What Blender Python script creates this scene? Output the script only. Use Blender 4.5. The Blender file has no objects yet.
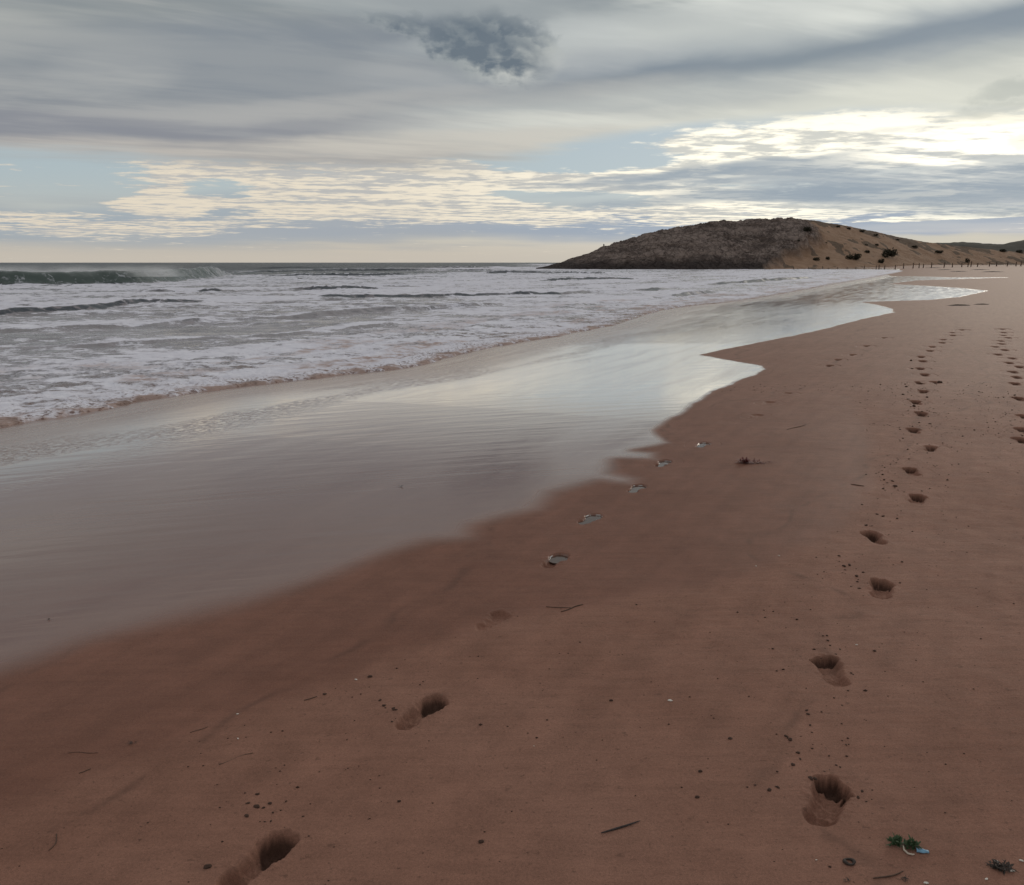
import bpy, math, random
import numpy as np
from mathutils import Vector

random.seed(7)
rng = np.random.default_rng(7)
scene = bpy.context.scene
col = scene.collection

# ----------------------------------------------------------------- helpers
F = 804.0                     # focal length in pixels of the 1024 px wide picture
CAMZ = 1.6
PITCH = math.atan(180.0 / F)
SEA = -0.45                   # height of the swash edge


def lin(r, g, b):
    def c(v):
        v /= 255.0
        return v / 12.92 if v <= 0.04045 else ((v + 0.055) / 1.055) ** 2.4
    return (c(r), c(g), c(b))


def ray(px, py):
    """direction in the place that belongs to a point measured on the photograph"""
    xc = (px - 512.0) / F
    yc = (442.5 - py) / F
    return np.array([xc, math.cos(PITCH) + yc * math.sin(PITCH), -math.sin(PITCH) + yc * math.cos(PITCH)])


def hit(px, py, z):
    d = ray(px, py)
    t = (z - CAMZ) / d[2]
    return d[0] * t, d[1] * t


def smooth(a, b, x):
    t = np.clip((x - a) / (b - a), 0.0, 1.0)
    return t * t * (3 - 2 * t)


_P = rng.permutation(512).astype(np.int64)
_A = rng.random(512) * 2 * np.pi
_GX, _GY = np.cos(_A), np.sin(_A)


def perlin(x, y):
    xi = np.floor(x).astype(np.int64); yi = np.floor(y).astype(np.int64)
    xf = x - xi; yf = y - yi
    u = xf * xf * xf * (xf * (xf * 6 - 15) + 10)
    v = yf * yf * yf * (yf * (yf * 6 - 15) + 10)

    def g(i, j, dx, dy):
        h = _P[(_P[i & 511] + j) & 511]
        return _GX[h] * dx + _GY[h] * dy
    a = g(xi, yi, xf, yf); b = g(xi + 1, yi, xf - 1, yf)
    c = g(xi, yi + 1, xf, yf - 1); d = g(xi + 1, yi + 1, xf - 1, yf - 1)
    return (a + u * (b - a) + v * ((c + u * (d - c)) - (a + u * (b - a)))) * 1.4


def fbm(x, y, octs=3, gain=0.5):
    s = 0.0; a = 1.0
    for k in range(octs):
        s = s + a * perlin(x * 2 ** k + 17.3 * k, y * 2 ** k - 9.1 * k)
        a *= gain
    return s


def catmull(pts, n=6):
    P = np.array(pts, float)
    P = np.vstack([2 * P[0] - P[1], P, 2 * P[-1] - P[-2]])
    out = []
    for i in range(1, len(P) - 2):
        p0, p1, p2, p3 = P[i - 1], P[i], P[i + 1], P[i + 2]
        for k in range(n):
            t = k / n
            out.append(0.5 * (2 * p1 + (p2 - p0) * t + (2 * p0 - 5 * p1 + 4 * p2 - p3) * t * t + (3 * p1 - p0 - 3 * p2 + p3) * t ** 3))
    out.append(P[-2])
    return np.array(out)


def poly_dist(x, y, L):
    """unsigned distance to an open polyline, and the arc parameter 0..1 of the nearest point"""
    best = np.full(x.shape, 1e18); par = np.zeros(x.shape)
    n = len(L) - 1
    for i in range(n):
        ax, ay = L[i]; bx, by = L[i + 1]
        dx, dy = bx - ax, by - ay
        l2 = dx * dx + dy * dy + 1e-12
        t = np.clip(((x - ax) * dx + (y - ay) * dy) / l2, 0, 1)
        q = (x - ax - t * dx) ** 2 + (y - ay - t * dy) ** 2
        m = q < best
        best = np.where(m, q, best)
        par = np.where(m, (i + t) / n, par)
    return np.sqrt(best), par


def inside(x, y, poly):
    r = np.zeros(x.shape, bool)
    n = len(poly)
    for i in range(n):
        ax, ay = poly[i]; bx, by = poly[(i + 1) % n]
        if ay == by:
            continue
        c = ((ay > y) != (by > y)) & (x < (bx - ax) * (y - ay) / (by - ay) + ax)
        r ^= c
    return r


def mesh_object(name, V, Fq, mat, attrs=None, parent=None, smoothed=True):
    V = np.asarray(V, np.float32); Fq = np.asarray(Fq, np.int32)
    me = bpy.data.meshes.new(name)
    n = len(Fq); k = Fq.shape[1]
    me.vertices.add(len(V)); me.vertices.foreach_set('co', V.ravel())
    me.loops.add(n * k); me.loops.foreach_set('vertex_index', Fq.ravel())
    me.polygons.add(n)
    me.polygons.foreach_set('loop_start', np.arange(0, n * k, k, dtype=np.int32))
    me.polygons.foreach_set('loop_total', np.full(n, k, np.int32))
    me.polygons.foreach_set('use_smooth', np.full(n, smoothed, bool))
    me.update(calc_edges=True)
    for a, arr in (attrs or {}).items():
        at = me.attributes.new(a, 'FLOAT', 'POINT')
        at.data.foreach_set('value', np.asarray(arr, np.float32))
    if mat:
        me.materials.append(mat)
    o = bpy.data.objects.new(name, me); col.objects.link(o)
    if parent:
        o.parent = parent
    return o


def grid_faces(nr, nc, keep=None):
    i = np.arange(nr - 1)[:, None]; j = np.arange(nc - 1)[None, :]
    a = i * nc + j
    f = np.stack([a, a + nc, a + nc + 1, a + 1], -1).reshape(-1, 4)
    if keep is not None:
        f = f[keep[f].any(1)]
    return f


def compact(V, Fq, attrs):
    used = np.zeros(len(V), bool); used[Fq.ravel()] = True
    idx = np.cumsum(used) - 1
    return V[used], idx[Fq], {k: a[used] for k, a in attrs.items()}


def structure(o):
    o['kind'] = 'structure'; return o


def tag(o, label, cat, group=None, kind=None):
    o['label'] = label; o['category'] = cat
    if group: o['group'] = group
    if kind: o['kind'] = kind
    return o


# ----------------------------------------------------------------- node helpers
class Nodes:
    """small expression builder on top of a node tree"""
    def __init__(self, tree):
        self.t = tree

    def new(self, kind):
        return self.t.nodes.new(kind)

    def put(self, sock, v):
        if isinstance(v, (int, float)):
            sock.default_value = v
        elif isinstance(v, tuple):
            sock.default_value = v if len(sock.default_value) == len(v) else (*v, 1.0)
        else:
            self.t.links.new(v, sock)

    def m(self, op, a, b=0.0, c=0.0, clamp=False):
        n = self.new('ShaderNodeMath'); n.operation = op; n.use_clamp = clamp
        self.put(n.inputs[0], a); self.put(n.inputs[1], b); self.put(n.inputs[2], c)
        return n.outputs[0]

    def add(self, a, b): return self.m('ADD', a, b)
    def sub(self, a, b): return self.m('SUBTRACT', a, b)
    def mul(self, a, b): return self.m('MULTIPLY', a, b)
    def mad(self, a, b, c): return self.m('MULTIPLY_ADD', a, b, c)
    def clamp(self, a): return self.m('ADD', a, 0.0, clamp=True)
    def inv(self, a): return self.m('SUBTRACT', 1.0, a, clamp=True)

    def sm(self, lo, hi, x, o0=0.0, o1=1.0):
        n = self.new('ShaderNodeMapRange'); n.interpolation_type = 'SMOOTHSTEP'
        if lo > hi:
            lo, hi, o0, o1 = hi, lo, o1, o0
        self.put(n.inputs[0], x)
        n.inputs[1].default_value = lo; n.inputs[2].default_value = hi
        n.inputs[3].default_value = o0; n.inputs[4].default_value = o1
        return n.outputs[0]

    def lerp(self, lo, hi, x, o0=0.0, o1=1.0):
        n = self.new('ShaderNodeMapRange')
        self.put(n.inputs[0], x)
        n.inputs[1].default_value = lo; n.inputs[2].default_value = hi
        n.inputs[3].default_value = o0; n.inputs[4].default_value = o1
        return n.outputs[0]

    def mix(self, f, a, b, mode='MIX'):
        n = self.new('ShaderNodeMixRGB'); n.blend_type = mode
        self.put(n.inputs[0], f); self.put(n.inputs[1], a); self.put(n.inputs[2], b)
        return n.outputs[0]

    def vec(self, x, y, z=0.0):
        n = self.new('ShaderNodeCombineXYZ')
        self.put(n.inputs[0], x); self.put(n.inputs[1], y); self.put(n.inputs[2], z)
        return n.outputs[0]

    def noise(self, v, scale=1.0, detail=3.0, rough=0.5, dist=0.0):
        n = self.new('ShaderNodeTexNoise')
        self.put(n.inputs['Vector'], v)
        n.inputs['Scale'].default_value = scale; n.inputs['Detail'].default_value = detail
        n.inputs['Roughness'].default_value = rough; n.inputs['Distortion'].default_value = dist
        return n.outputs[0]

    def voronoi(self, v, scale=1.0, feature='F1'):
        n = self.new('ShaderNodeTexVoronoi'); n.feature = feature
        self.put(n.inputs['Vector'], v); n.inputs['Scale'].default_value = scale
        return n.outputs['Distance']

    def attr(self, name):
        n = self.new('ShaderNodeAttribute'); n.attribute_name = name
        return n.outputs['Fac']

    def bump(self, h, dist, strength=1.0, normal=None):
        n = self.new('ShaderNodeBump')
        self.put(n.inputs['Height'], h)
        n.inputs['Distance'].default_value = dist; self.put(n.inputs['Strength'], strength)
        if normal is not None: self.t.links.new(normal, n.inputs['Normal'])
        return n.outputs[0]

    def pos(self):
        n = self.new('ShaderNodeNewGeometry')
        s = self.new('ShaderNodeSeparateXYZ'); self.t.links.new(n.outputs['Position'], s.inputs[0])
        return n.outputs['Position'], s.outputs[0], s.outputs[1], s.outputs[2]


def material(name):
    m = bpy.data.materials.new(name); m.use_nodes = True
    b = m.node_tree.nodes['Principled BSDF']
    return m, Nodes(m.node_tree), b


def plain(name, c, rough=0.8, var=0.25, scale=60.0, spec=0.3):
    m, N, b = material(name)
    p, *_ = N.pos()
    n = N.noise(p, scale, 4, 0.6)
    f = N.lerp(0.25, 0.75, n, 1 - var, 1 + var)
    N.put(b.inputs['Base Color'], N.mix(1.0, (*c, 1.0), N.vec(f, f, f), 'MULTIPLY'))
    b.inputs['Roughness'].default_value = rough
    b.inputs['Specular IOR Level'].default_value = spec
    return m


# ----------------------------------------------------------------- the sky
SUN_AZ, SUN_EL = 34.0, 16.0


def build_sky():
    w = bpy.data.worlds.new('World'); scene.world = w
    w.use_nodes = True
    t = w.node_tree; N = Nodes(t)
    for n in list(t.nodes): t.nodes.remove(n)
    out = N.new('ShaderNodeOutputWorld'); bg = N.new('ShaderNodeBackground')
    t.links.new(bg.outputs[0], out.inputs[0])
    STR = 0.1
    bg.inputs['Strength'].default_value = STR
    sky = N.new('ShaderNodeTexSky'); sky.sky_type = 'NISHITA'; sky.sun_disc = False
    sky.sun_elevation = math.radians(SUN_EL); sky.sun_rotation = math.radians(SUN_AZ)
    sky.air_density = 1.0; sky.dust_density = 0.6; sky.ozone_density = 1.5

    tc = N.new('ShaderNodeTexCoord')
    sp = N.new('ShaderNodeSeparateXYZ'); t.links.new(tc.outputs['Generated'], sp.inputs[0])
    D = 57.29578
    U = N.mul(N.m('ARCTAN2', sp.outputs[0], sp.outputs[1]), D)       # bearing in degrees from +Y
    V = N.mul(N.m('ARCSINE', sp.outputs[2]), D)                       # elevation in degrees
    n1 = N.noise(N.vec(N.mul(U, 0.09), N.mul(V, 0.28), 3.1), 1.0, 4, 0.55)
    n2 = N.noise(N.vec(N.mul(U, 0.09), N.mul(V, 0.28), 9.7), 1.0, 4, 0.55)
    Uw = N.mad(N.sub(n1, 0.5), 5.0, U)
    Vw = N.mad(N.sub(n2, 0.5), 1.6, V)

    def uv(px, py):
        d = ray(px, py); d = d / np.linalg.norm(d)
        return math.degrees(math.atan2(d[0], d[1])), math.degrees(math.asin(d[2]))

    def ell(px, py, rx, ry, tilt=0.0, soft=0.6, warp=True, u=None, v=None):
        """soft ellipse on the sky, its radii in photo pixels, tilted up to the right"""
        cu, cv = uv(px, py)
        k = 1 / 14.2
        a = math.radians(tilt)
        du = N.sub(u if u is not None else (Uw if warp else U), cu)
        dv = N.sub(v if v is not None else (Vw if warp else V), cv)
        ca, sa = math.cos(a), math.sin(a)
        p = N.add(N.mul(du, ca / (rx * k)), N.mul(dv, sa / (rx * k)))
        q = N.add(N.mul(du, -sa / (ry * k)), N.mul(dv, ca / (ry * k)))
        r2 = N.add(N.mul(p, p), N.mul(q, q))
        return N.sm((1 + soft) ** 2, max(0.0, 1 - soft) ** 2, r2)

    def C(r, g, b):
        c = lin(r, g, b); return (c[0] / STR, c[1] / STR, c[2] / STR, 1.0)

    # sunward factor for the lighting of the cloud
    su, sv = uv(975, 146)
    zc = N.m('MAXIMUM', N.add(sp.outputs[2], 0.028), 0.02)
    PX = N.m('DIVIDE', sp.outputs[0], zc); PY = N.m('DIVIDE', sp.outputs[1], zc)     # a flat cloud deck seen in perspective
    nA = N.noise(N.vec(N.mul(PX, 1.0), N.mul(PY, 0.8), 4.4), 1.0, 6, 0.62, 0.4)
    nB = N.noise(N.vec(N.mul(PX, 3.6), N.mul(PY, 4.2), 7.1), 1.0, 5, 0.62)
    nS = N.noise(N.vec(N.mul(N.mad(PY, 0.35, PX), 0.55), N.mul(N.mad(PX, -0.30, PY), 2.2), 2.6), 1.0, 5, 0.6)
    dx = N.mul(N.sub(U, su), 1 / 17.0); dy = N.mul(N.sub(N.mad(N.sub(nS, 0.5), 2.0, V), sv), 1 / 4.0)
    sunr = N.m('SQRT', N.add(N.mul(dx, dx), N.mul(dy, dy)))
    glow = N.m('EXPONENT', N.mul(sunr, -1.5))
    dx2 = N.mul(N.sub(U, su), 1 / 5.5); dy2 = N.mul(N.sub(N.mad(N.sub(nS, 0.5), 2.5, V), sv), 1 / 1.25)
    glow2 = N.m('EXPONENT', N.mul(N.add(N.mul(dx2, dx2), N.mul(dy2, dy2)), -1.0))

    # clear air low down: the Nishita sky thinned by high veil
    veil = N.mix(N.sm(0.0, 6.0, V), C(194, 187, 178), C(174, 187, 193))
    veil = N.mix(N.sm(-15, 25, U, 0.0, 0.6), veil, C(174, 188, 200))
    c = N.mix(0.86, sky.outputs[0], veil)

    # grey lavender bands just over the horizon
    lo = N.noise(N.vec(N.mul(U, 0.035), N.mul(N.mad(U, 0.012, V), 0.75), 1.7), 1.0, 5, 0.58)
    band = N.mul(N.mul(N.sm(0.40, 0.60, lo), N.sm(0.2, 1.2, V)), N.sm(4.6, 3.0, V))
    c = N.mix(N.mul(band, 0.7), c, N.mix(N.sm(-5, 25, U), C(160, 166, 172), C(148, 162, 182)))
    c = N.mix(N.mul(ell(150, 226, 260, 10, 1, 0.9), 0.7), c, C(158, 168, 176))
    c = N.mix(N.mul(ell(230, 208, 190, 8, 6, 0.9), 0.55), c, C(158, 170, 180))
    c = N.mix(N.mul(ell(480, 226, 230, 9, 1, 0.9), 0.7), c, C(164, 170, 178))
    c = N.mix(N.mul(ell(880, 222, 260, 12, 0, 0.9), 0.7), c, C(152, 168, 188))
    c = N.mix(N.mul(N.sm(1.6, 0.0, V), 0.85), c, N.mix(N.sm(-10, 30, U), C(196, 188, 176), C(200, 196, 184)))
    c = N.mix(N.mul(ell(1000, 240, 110, 4, 1, 0.7), 0.6), c, C(222, 212, 186))

    # mackerel layer : cream, lit from the sun side
    mtex = N.mad(N.sub(nB, 0.5), 0.55, nA)
    reg = ell(410, 192, 220, 27, 0.5, 0.5)
    reg = N.m('MAXIMUM', reg, ell(225, 196, 85, 15, 8, 0.5))
    reg = N.m('MAXIMUM', reg, N.mul(ell(60, 224, 150, 8, 2, 0.7), 0.62))
    reg = N.m('MAXIMUM', reg, ell(640, 200, 240, 22, -1, 0.5))
    reg = N.m('MAXIMUM', reg, ell(760, 160, 160, 30, 4, 0.5))
    reg = N.m('MAXIMUM', reg, ell(930, 155, 260, 26, 4, 0.5))
    reg = N.m('MAXIMUM', reg, N.mul(ell(900, 200, 230, 14, 2, 0.6), 0.75))
    reg = N.m('MAXIMUM', reg, ell(850, 208, 105, 4, 1, 0.6, u=U, v=V))
    reg = N.m('MAXIMUM', reg, ell(1020, 213.5, 110, 2.4, 1.5, 0.6, u=U, v=V))
    reg = N.m('MAXIMUM', reg, N.mul(ell(300, 215, 90, 2.5, 3, 0.6, u=U, v=V), 0.9))
    hole = N.m('MAXIMUM', ell(226, 192, 34, 7, 1, 0.6), ell(574, 157, 72, 10, 0, 0.6))
    hole = N.m('MAXIMUM', hole, N.mul(ell(572, 200, 70, 8, -3, 0.6), 0.9))
    hole = N.m('MAXIMUM', hole, N.mul(ell(930, 184, 150, 14, -1, 0.6), 0.75))
    reg = N.mul(reg, N.inv(N.mul(hole, 0.9)))
    dens = N.sm(-0.14, 0.17, N.mad(N.sub(mtex, 0.5), 1.6, N.mad(reg, 0.72, -0.36)))
    shade = N.sm(0.36, 0.60, N.mad(N.sub(nB, 0.5), 1.1, nS))
    near = N.clamp(N.mul(glow, 4.2))
    cream = N.mix(near, C(226, 214, 194), (12.5, 11.7, 9.6, 1.0))
    cream = N.mix(N.clamp(N.mul(glow, 1.2)), cream, (13.0, 12.2, 10.0, 1.0))
    grey = N.mix(near, C(184, 183, 181), C(212, 212, 204))
    c = N.mix(N.mul(dens, 0.95), c, N.mix(shade, grey, cream))
    # slate cloud bars under and inside the bright mass
    bt = N.sm(0.38, 0.56, N.mad(N.sub(nB, 0.5), 0.5, nA))
    for (px, py, rx, ry, ti, a) in ((690, 172, 100, 5, 4, .9), (650, 187, 80, 3, 3, .7), (940, 180, 170, 13, 0, 1.),
                                     (1000, 197, 130, 12, 0, .8), (850, 163, 70, 4, 5, .8), (760, 197, 130, 5, 2, .7), (940, 127, 50, 2, 3, .5), (990, 160, 40, 3, 2, .6), (880, 150, 60, 2.5, 5, .6), (955, 134, 60, 2, 4, .6), (1010, 172, 40, 3, 0, .7)):
        c = N.mix(N.mul(ell(px, py, rx, ry, ti, 0.75), N.mul(N.mad(bt, 0.6, 0.4), a)), c, N.mix(N.clamp(glow), C(146, 160, 173), C(168, 177, 184)))

    # the high overcast sheet, its lower edge sloping up to the right
    edge = N.sub(Vw, N.mad(U, 0.022, 6.75))
    edge = N.sub(edge, N.mul(ell(590, 152, 120, 18, 0, 0.7, warp=False), 0.9))
    edge = N.add(edge, N.mul(ell(400, 150, 200, 22, 0, 0.8, warp=False), 0.7))
    edge = N.sub(edge, N.mul(N.sm(8, 24, U), 1.0))
    edge = N.sub(edge, N.mul(ell(725, 138, 120, 20, 3, 0.7, warp=False), 1.5))
    cover = N.sm(-0.6, 1.0, N.mad(N.sub(nS, 0.5), 2.0, edge))
    # long drawn streaks, fanning out overhead
    S1 = N.noise(N.vec(N.mul(N.mad(PY, 0.55, PX), 0.22), N.mul(N.mad(PX, -0.55, PY), 0.65), 5.5), 1.0, 5, 0.55, 0.6)
    S2 = N.noise(N.vec(N.mul(N.mad(PY, 0.45, PX), 0.9), N.mul(N.mad(PX, -0.45, PY), 2.2), 8.5), 1.0, 4, 0.6, 0.4)
    stx = N.mad(N.sub(S2, 0.5), 0.62, S1)
    side = N.sm(-10, 20, N.mad(V, 0.35, U))
    dark = N.mix(side, C(126, 133, 140), C(138, 147, 152))
    lite = N.mix(side, C(176, 177, 174), C(219, 222, 215))
    oc = N.mix(N.sm(0.37, 0.63, stx), dark, lite)
    oc = N.mix(N.mul(N.sm(1.8, 0.2, edge), 0.6), oc, N.mix(side, C(188, 182, 174), C(210, 210, 198)))
    tex = N.mad(N.sm(0.3, 0.7, stx), -0.5, 1.25)      # dark shapes fill the thick parts
    tex2 = N.mad(N.sm(0.3, 0.7, stx), 0.6, 0.6)
    for (px, py, rx, ry, ti, a, cc, dk) in (
            (160, 105, 330, 40, 3, .55, (139, 143, 151), 1), (60, 20, 260, 40, 2, .35, (156, 163, 162), 1),
            (640, 78, 180, 19, 5, .95, (126, 138, 150), 1), (880, 50, 210, 15, 8, .95, (128, 140, 151), 1),
            (1010, 12, 80, 18, 10, .9, (132, 144, 156), 1), (440, 127, 140, 7, 3, .75, (148, 151, 156), 1),
            (620, 122, 150, 7, 4, .5, (160, 166, 168), 1), (420, 4, 170, 12, -2, .3, (142, 152, 158), 1),
            (330, 62, 180, 28, 4, .75, (131, 139, 148), 1), (860, 112, 160, 7, 6, .6, (166, 173, 172), 1), (560, 98, 90, 9, 6, .6, (150, 157, 162), 1), (930, 68, 90, 6, 9, .5, (160, 168, 168), 1), (90, 128, 160, 9, 2, .5, (140, 142, 150), 1),
            (800, 16, 190, 16, 3, .8, (220, 223, 217), 0), (760, 105, 230, 20, 3, .85, (214, 215, 207), 0),
            (620, 32, 140, 10, 4, .8, (200, 204, 201), 0), (960, 90, 120, 12, 6, .6, (216, 218, 208), 0),
            (230, 153, 200, 8, 2, .7, (192, 186, 178), 0), (480, 141, 150, 7, 3, .7, (200, 196, 187), 0), (110, 75, 40, 14, 10, .5, (172, 174, 173), 0), (480, 10, 150, 9, -3, .75, (168, 174, 175), 0), (575, 45, 40, 14, 0, .5, (178, 184, 186), 0), (400, 104, 190, 8, 5, .55, (176, 176, 174), 0), (900, 96, 170, 12, 6, .7, (216, 217, 207), 0), (430, 78, 60, 10, 0, .4, (172, 175, 176), 0), (600, 60, 60, 8, 6, .5, (180, 184, 186), 0)):
        oc = N.mix(N.clamp(N.mul(ell(px, py, rx, ry, ti, 0.85), N.mul(tex if dk else tex2, a))), oc, C(*cc))
    # above the picture and behind the viewer the sheet goes on, evenly grey
    away = N.m('MAXIMUM', N.sm(17, 30, V), N.sm(45, 80, N.m('ABSOLUTE', U)))
    oc = N.mix(N.mul(away, 0.8), oc, N.mix(S1, C(164, 168, 171), C(188, 189, 189)))
    oc = N.mix(N.clamp(N.mul(glow, 0.5)), oc, C(250, 248, 228))
    c = N.mix(cover, c, oc)

    # ragged dark puff with a lit lower rim, and scraps at the right edge
    pn = N.noise(N.vec(N.mul(U, 0.36), N.mul(V, 0.55), 6.6), 1.0, 5, 0.6)
    pf = N.noise(N.vec(N.mul(U, 0.75), N.mul(V, 1.25), 2.2), 1.0, 4, 0.5, 0.2)
    pw = N.mad(N.sub(pf, 0.5), 0.7, N.sub(pn, 0.5))
    Up = N.mad(pw, 3.2, U); Vp = N.mad(N.sub(pf, 0.5), 1.7, V)
    puff = N.m('MAXIMUM', ell(490, 48, 60, 26, -9, 0.35, u=Up, v=Vp), N.mul(ell(420, 30, 44, 7, -9, 0.6, u=Up, v=Vp), 0.8))
    core = N.m('MAXIMUM', ell(474, 43, 56, 15, -18, 0.8, u=Up, v=Vp), ell(515, 25, 28, 10, -14, 0.8, u=Up, v=Vp))
    core = N.m('MAXIMUM', core, N.mul(ell(425, 28, 48, 7, -10, 0.7, u=Up, v=Vp), 0.8))
    core = N.clamp(N.sub(N.mad(N.sub(pf, 0.5), 2.3, core), 0.03))
    lit = N.mul(N.sm(-4.5, 1.0, U), N.sm(14.8, 11.6, V))
    pc = N.mix(core, N.mix(lit, C(152, 159, 161), C(202, 204, 198)), C(104, 116, 127))
    c = N.mix(N.mul(puff, 0.95), c, pc)
    scr = N.m('MAXIMUM', ell(1024, 88, 30, 6, 8, 0.7, u=Up, v=Vp), ell(1034, 141, 22, 6, 3, 0.6, u=Up, v=Vp))
    scr = N.m('MAXIMUM', scr, N.mul(ell(990, 110, 26, 4, 5, 0.6, u=Up, v=Vp), 0.6))
    # the sun behind thin cloud
    c = N.mix(N.mul(glow2, N.sm(0.36, 0.62, N.mad(N.sub(nB, 0.5), 0.6, nS), 0.12, 1.0)), c, (17.0, 15.8, 13.0, 1.0), 'LIGHTEN')
    c = N.mix(N.mul(scr, 0.4), c, C(158, 165, 162))
    # below the horizon
    c = N.mix(N.sm(0.0, -3.0, V), c, C(120, 112, 106))
    t.links.new(c, bg.inputs['Color'])


build_sky()
sun = bpy.data.lights.new('sun', 'SUN'); sun.energy = 0.5; sun.angle = math.radians(14)
sun.color = (1.0, 0.9, 0.76)
so = bpy.data.objects.new('sun', sun); col.objects.link(so)
so.rotation_euler = (math.radians(90 - SUN_EL), 0, math.radians(180 - SUN_AZ))

# ----------------------------------------------------------------- the camera
cam = bpy.data.cameras.new('camera'); co = bpy.data.objects.new('camera', cam); col.objects.link(co)
cam.sensor_fit = 'HORIZONTAL'; cam.sensor_width = 36.0; cam.lens = 36.0 * F / 1024.0
cam.clip_start = 0.05; cam.clip_end = 60000
co.location = (0, 0, CAMZ); co.rotation_euler = (math.pi / 2 - PITCH, 0, 0)
scene.camera = co
vs = scene.view_settings
vs.view_transform = 'Standard'; vs.look = 'None'; vs.exposure = 0.0; vs.gamma = 1.0; vs.use_curve_mapping = False
cy = scene.cycles
cy.use_denoising = True; cy.max_bounces = 4; cy.diffuse_bounces = 2; cy.glossy_bounces = 3; cy.transmission_bounces = 2; cy.volume_bounces = 1
cy.use_adaptive_sampling = True; cy.adaptive_threshold = 0.02

# ----------------------------------------------------------------- shore lines
edge_px = [(0, 428), (60, 418), (110, 408), (160, 398), (210, 391), (300, 380), (391, 370), (440, 361), (483, 349),
           (525, 342), (581, 332), (623, 323), (660, 311), (700, 305), (738, 301), (790, 292.5), (841, 283), (888, 274.5)]
E = [hit(px, py, SEA) for px, py in edge_px]
E = [(-45, -62), (-13, -4), (-9.3, 3.6)] + E + [hit(900, 270.2, SEA), hit(842, 269.3, SEA), (85, 262), (60, 268), (22, 262), (16, 270),
                                                 (14, 290), (26, 340), (60, 420), (60, 1200)]
EDGE = catmull(E, 4)
LAND = np.vstack([EDGE, [(6000, 1200), (6000, -900), (-45, -900)]])


def inland(x, y):
    d, _ = poly_dist(x, y, EDGE)
    return np.where(inside(x, y, LAND), d, -d)


def base_height(d):
    k = 1.6                                     # a steeper wet foreshore rounding over into the flat berm
    over = k * np.logaddexp(0.0, (np.clip(d, -60, 400) - 4.6) / k)
    h = SEA + 0.085 * np.clip(d, -8, 400) + 0.02 * np.clip(d + 8, -52, 0) - 0.073 * over
    h = h - 0.012 * np.clip(d - 14, 0, 400) + 0.72 * smooth(14, 55, d)
    return h


wet_px = [(-90, 712), (0, 680), (100, 645), (200, 618), (300, 592), (400, 556), (434, 545), (478, 540), (485, 527), (546, 511), (559, 493),
          (600, 482), (637, 486), (640, 478), (617, 472), (622, 460), (662, 461), (660, 452), (637, 450), (672, 443), (658, 430),
          (667, 424), (715, 392), (738, 382), (768, 369.5), (766, 366), (745, 362.5), (699, 355), (746, 345), (790, 336.5), (825, 329), (865, 318.5), (894, 312.5), (893, 309),
          (880, 305.5), (861, 302), (928, 300), (959, 297), (988, 290.8), (960, 288), (928, 286), (888, 284), (916, 280.5), (1008, 277.6), (950, 277.4), (892, 276.4),
          (886, 274.6)]


def ground_hit(px, py):
    z = 0.0
    for _ in range(12):
        x, y = hit(px, py, z)
        z = float(base_height(inland(np.array([x]), np.array([y])))[0])
    return x, y


WETL = np.array([ground_hit(*p) for p in wet_px])
WETP = np.vstack([WETL, [hit(899, 269.8, SEA)], [hit(842, 268.8, SEA)], [(-100, 250)], [(-100, -60)], [WETL[0] + np.array([-6, -14])]])
damp_px = [(-160, 900), (0, 812), (100, 772), (200, 735), (300, 690), (400, 652), (520, 618), (583, 606), (660, 592), (740, 575), (782, 553),
           (832, 532), (862, 505), (872, 482), (866, 462), (872, 440), (858, 415), (850, 392), (868, 372), (905, 345), (950, 322), (1010, 305), (1200, 292)]
DAMPL = np.array([ground_hit(*p) for p in damp_px])
DAMPP = np.vstack([DAMPL, [(400, 300), (-100, 300), (-100, -10)]])


def wet_attr(x, y):
    jit = 0.05 * fbm(x * 1.1, y * 1.1, 3)
    d, _ = poly_dist(x, y, WETL)
    s = np.where(inside(x, y, WETP), d, -d) + jit
    soft = np.interp(np.hypot(x, y), [3.0, 6.0, 7.4, 8.5, 14, 60], [0.36, 0.28, 0.14, 0.11, 0.06, 0.05])
    return smooth(-0.25, 1.0, s / soft), s


def damp_attr(x, y):
    d, _ = poly_dist(x, y, DAMPL)
    s = np.where(inside(x, y, DAMPP), d, -d) + 0.06 * fbm(x * 1.6, y * 1.6, 3)
    f = smooth(5.5, 12.0, y)
    return smooth(-0.12, 0.10, s) * (1 - f) + 0.5 * f, s


def ground(x, y):
    """height, wet, damp of the beach"""
    d = inland(x, y)
    w, ws = wet_attr(x, y)
    p, ps = damp_attr(x, y)
    rough = smooth(0.4, -0.6, ws) * np.clip(d / 3, 0, 1)
    far = 1 / (1 + np.hypot(x, y) / 25)
    h = base_height(d)
    h = h + rough * far * (0.010 * fbm(x * 0.55, y * 0.55, 2) + 0.0025 * fbm(x * 3.3, y * 3.3, 2))
    h = h + (1 - p) * rough * far * (0.004 * fbm(x * 5.0, y * 5.0, 3) + 0.006 )
    h = h + np.clip((d - 14) / 20, 0, 1) * 0.05 * fbm(x * 0.25, y * 0.25, 4)
    return h, w, p


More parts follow.
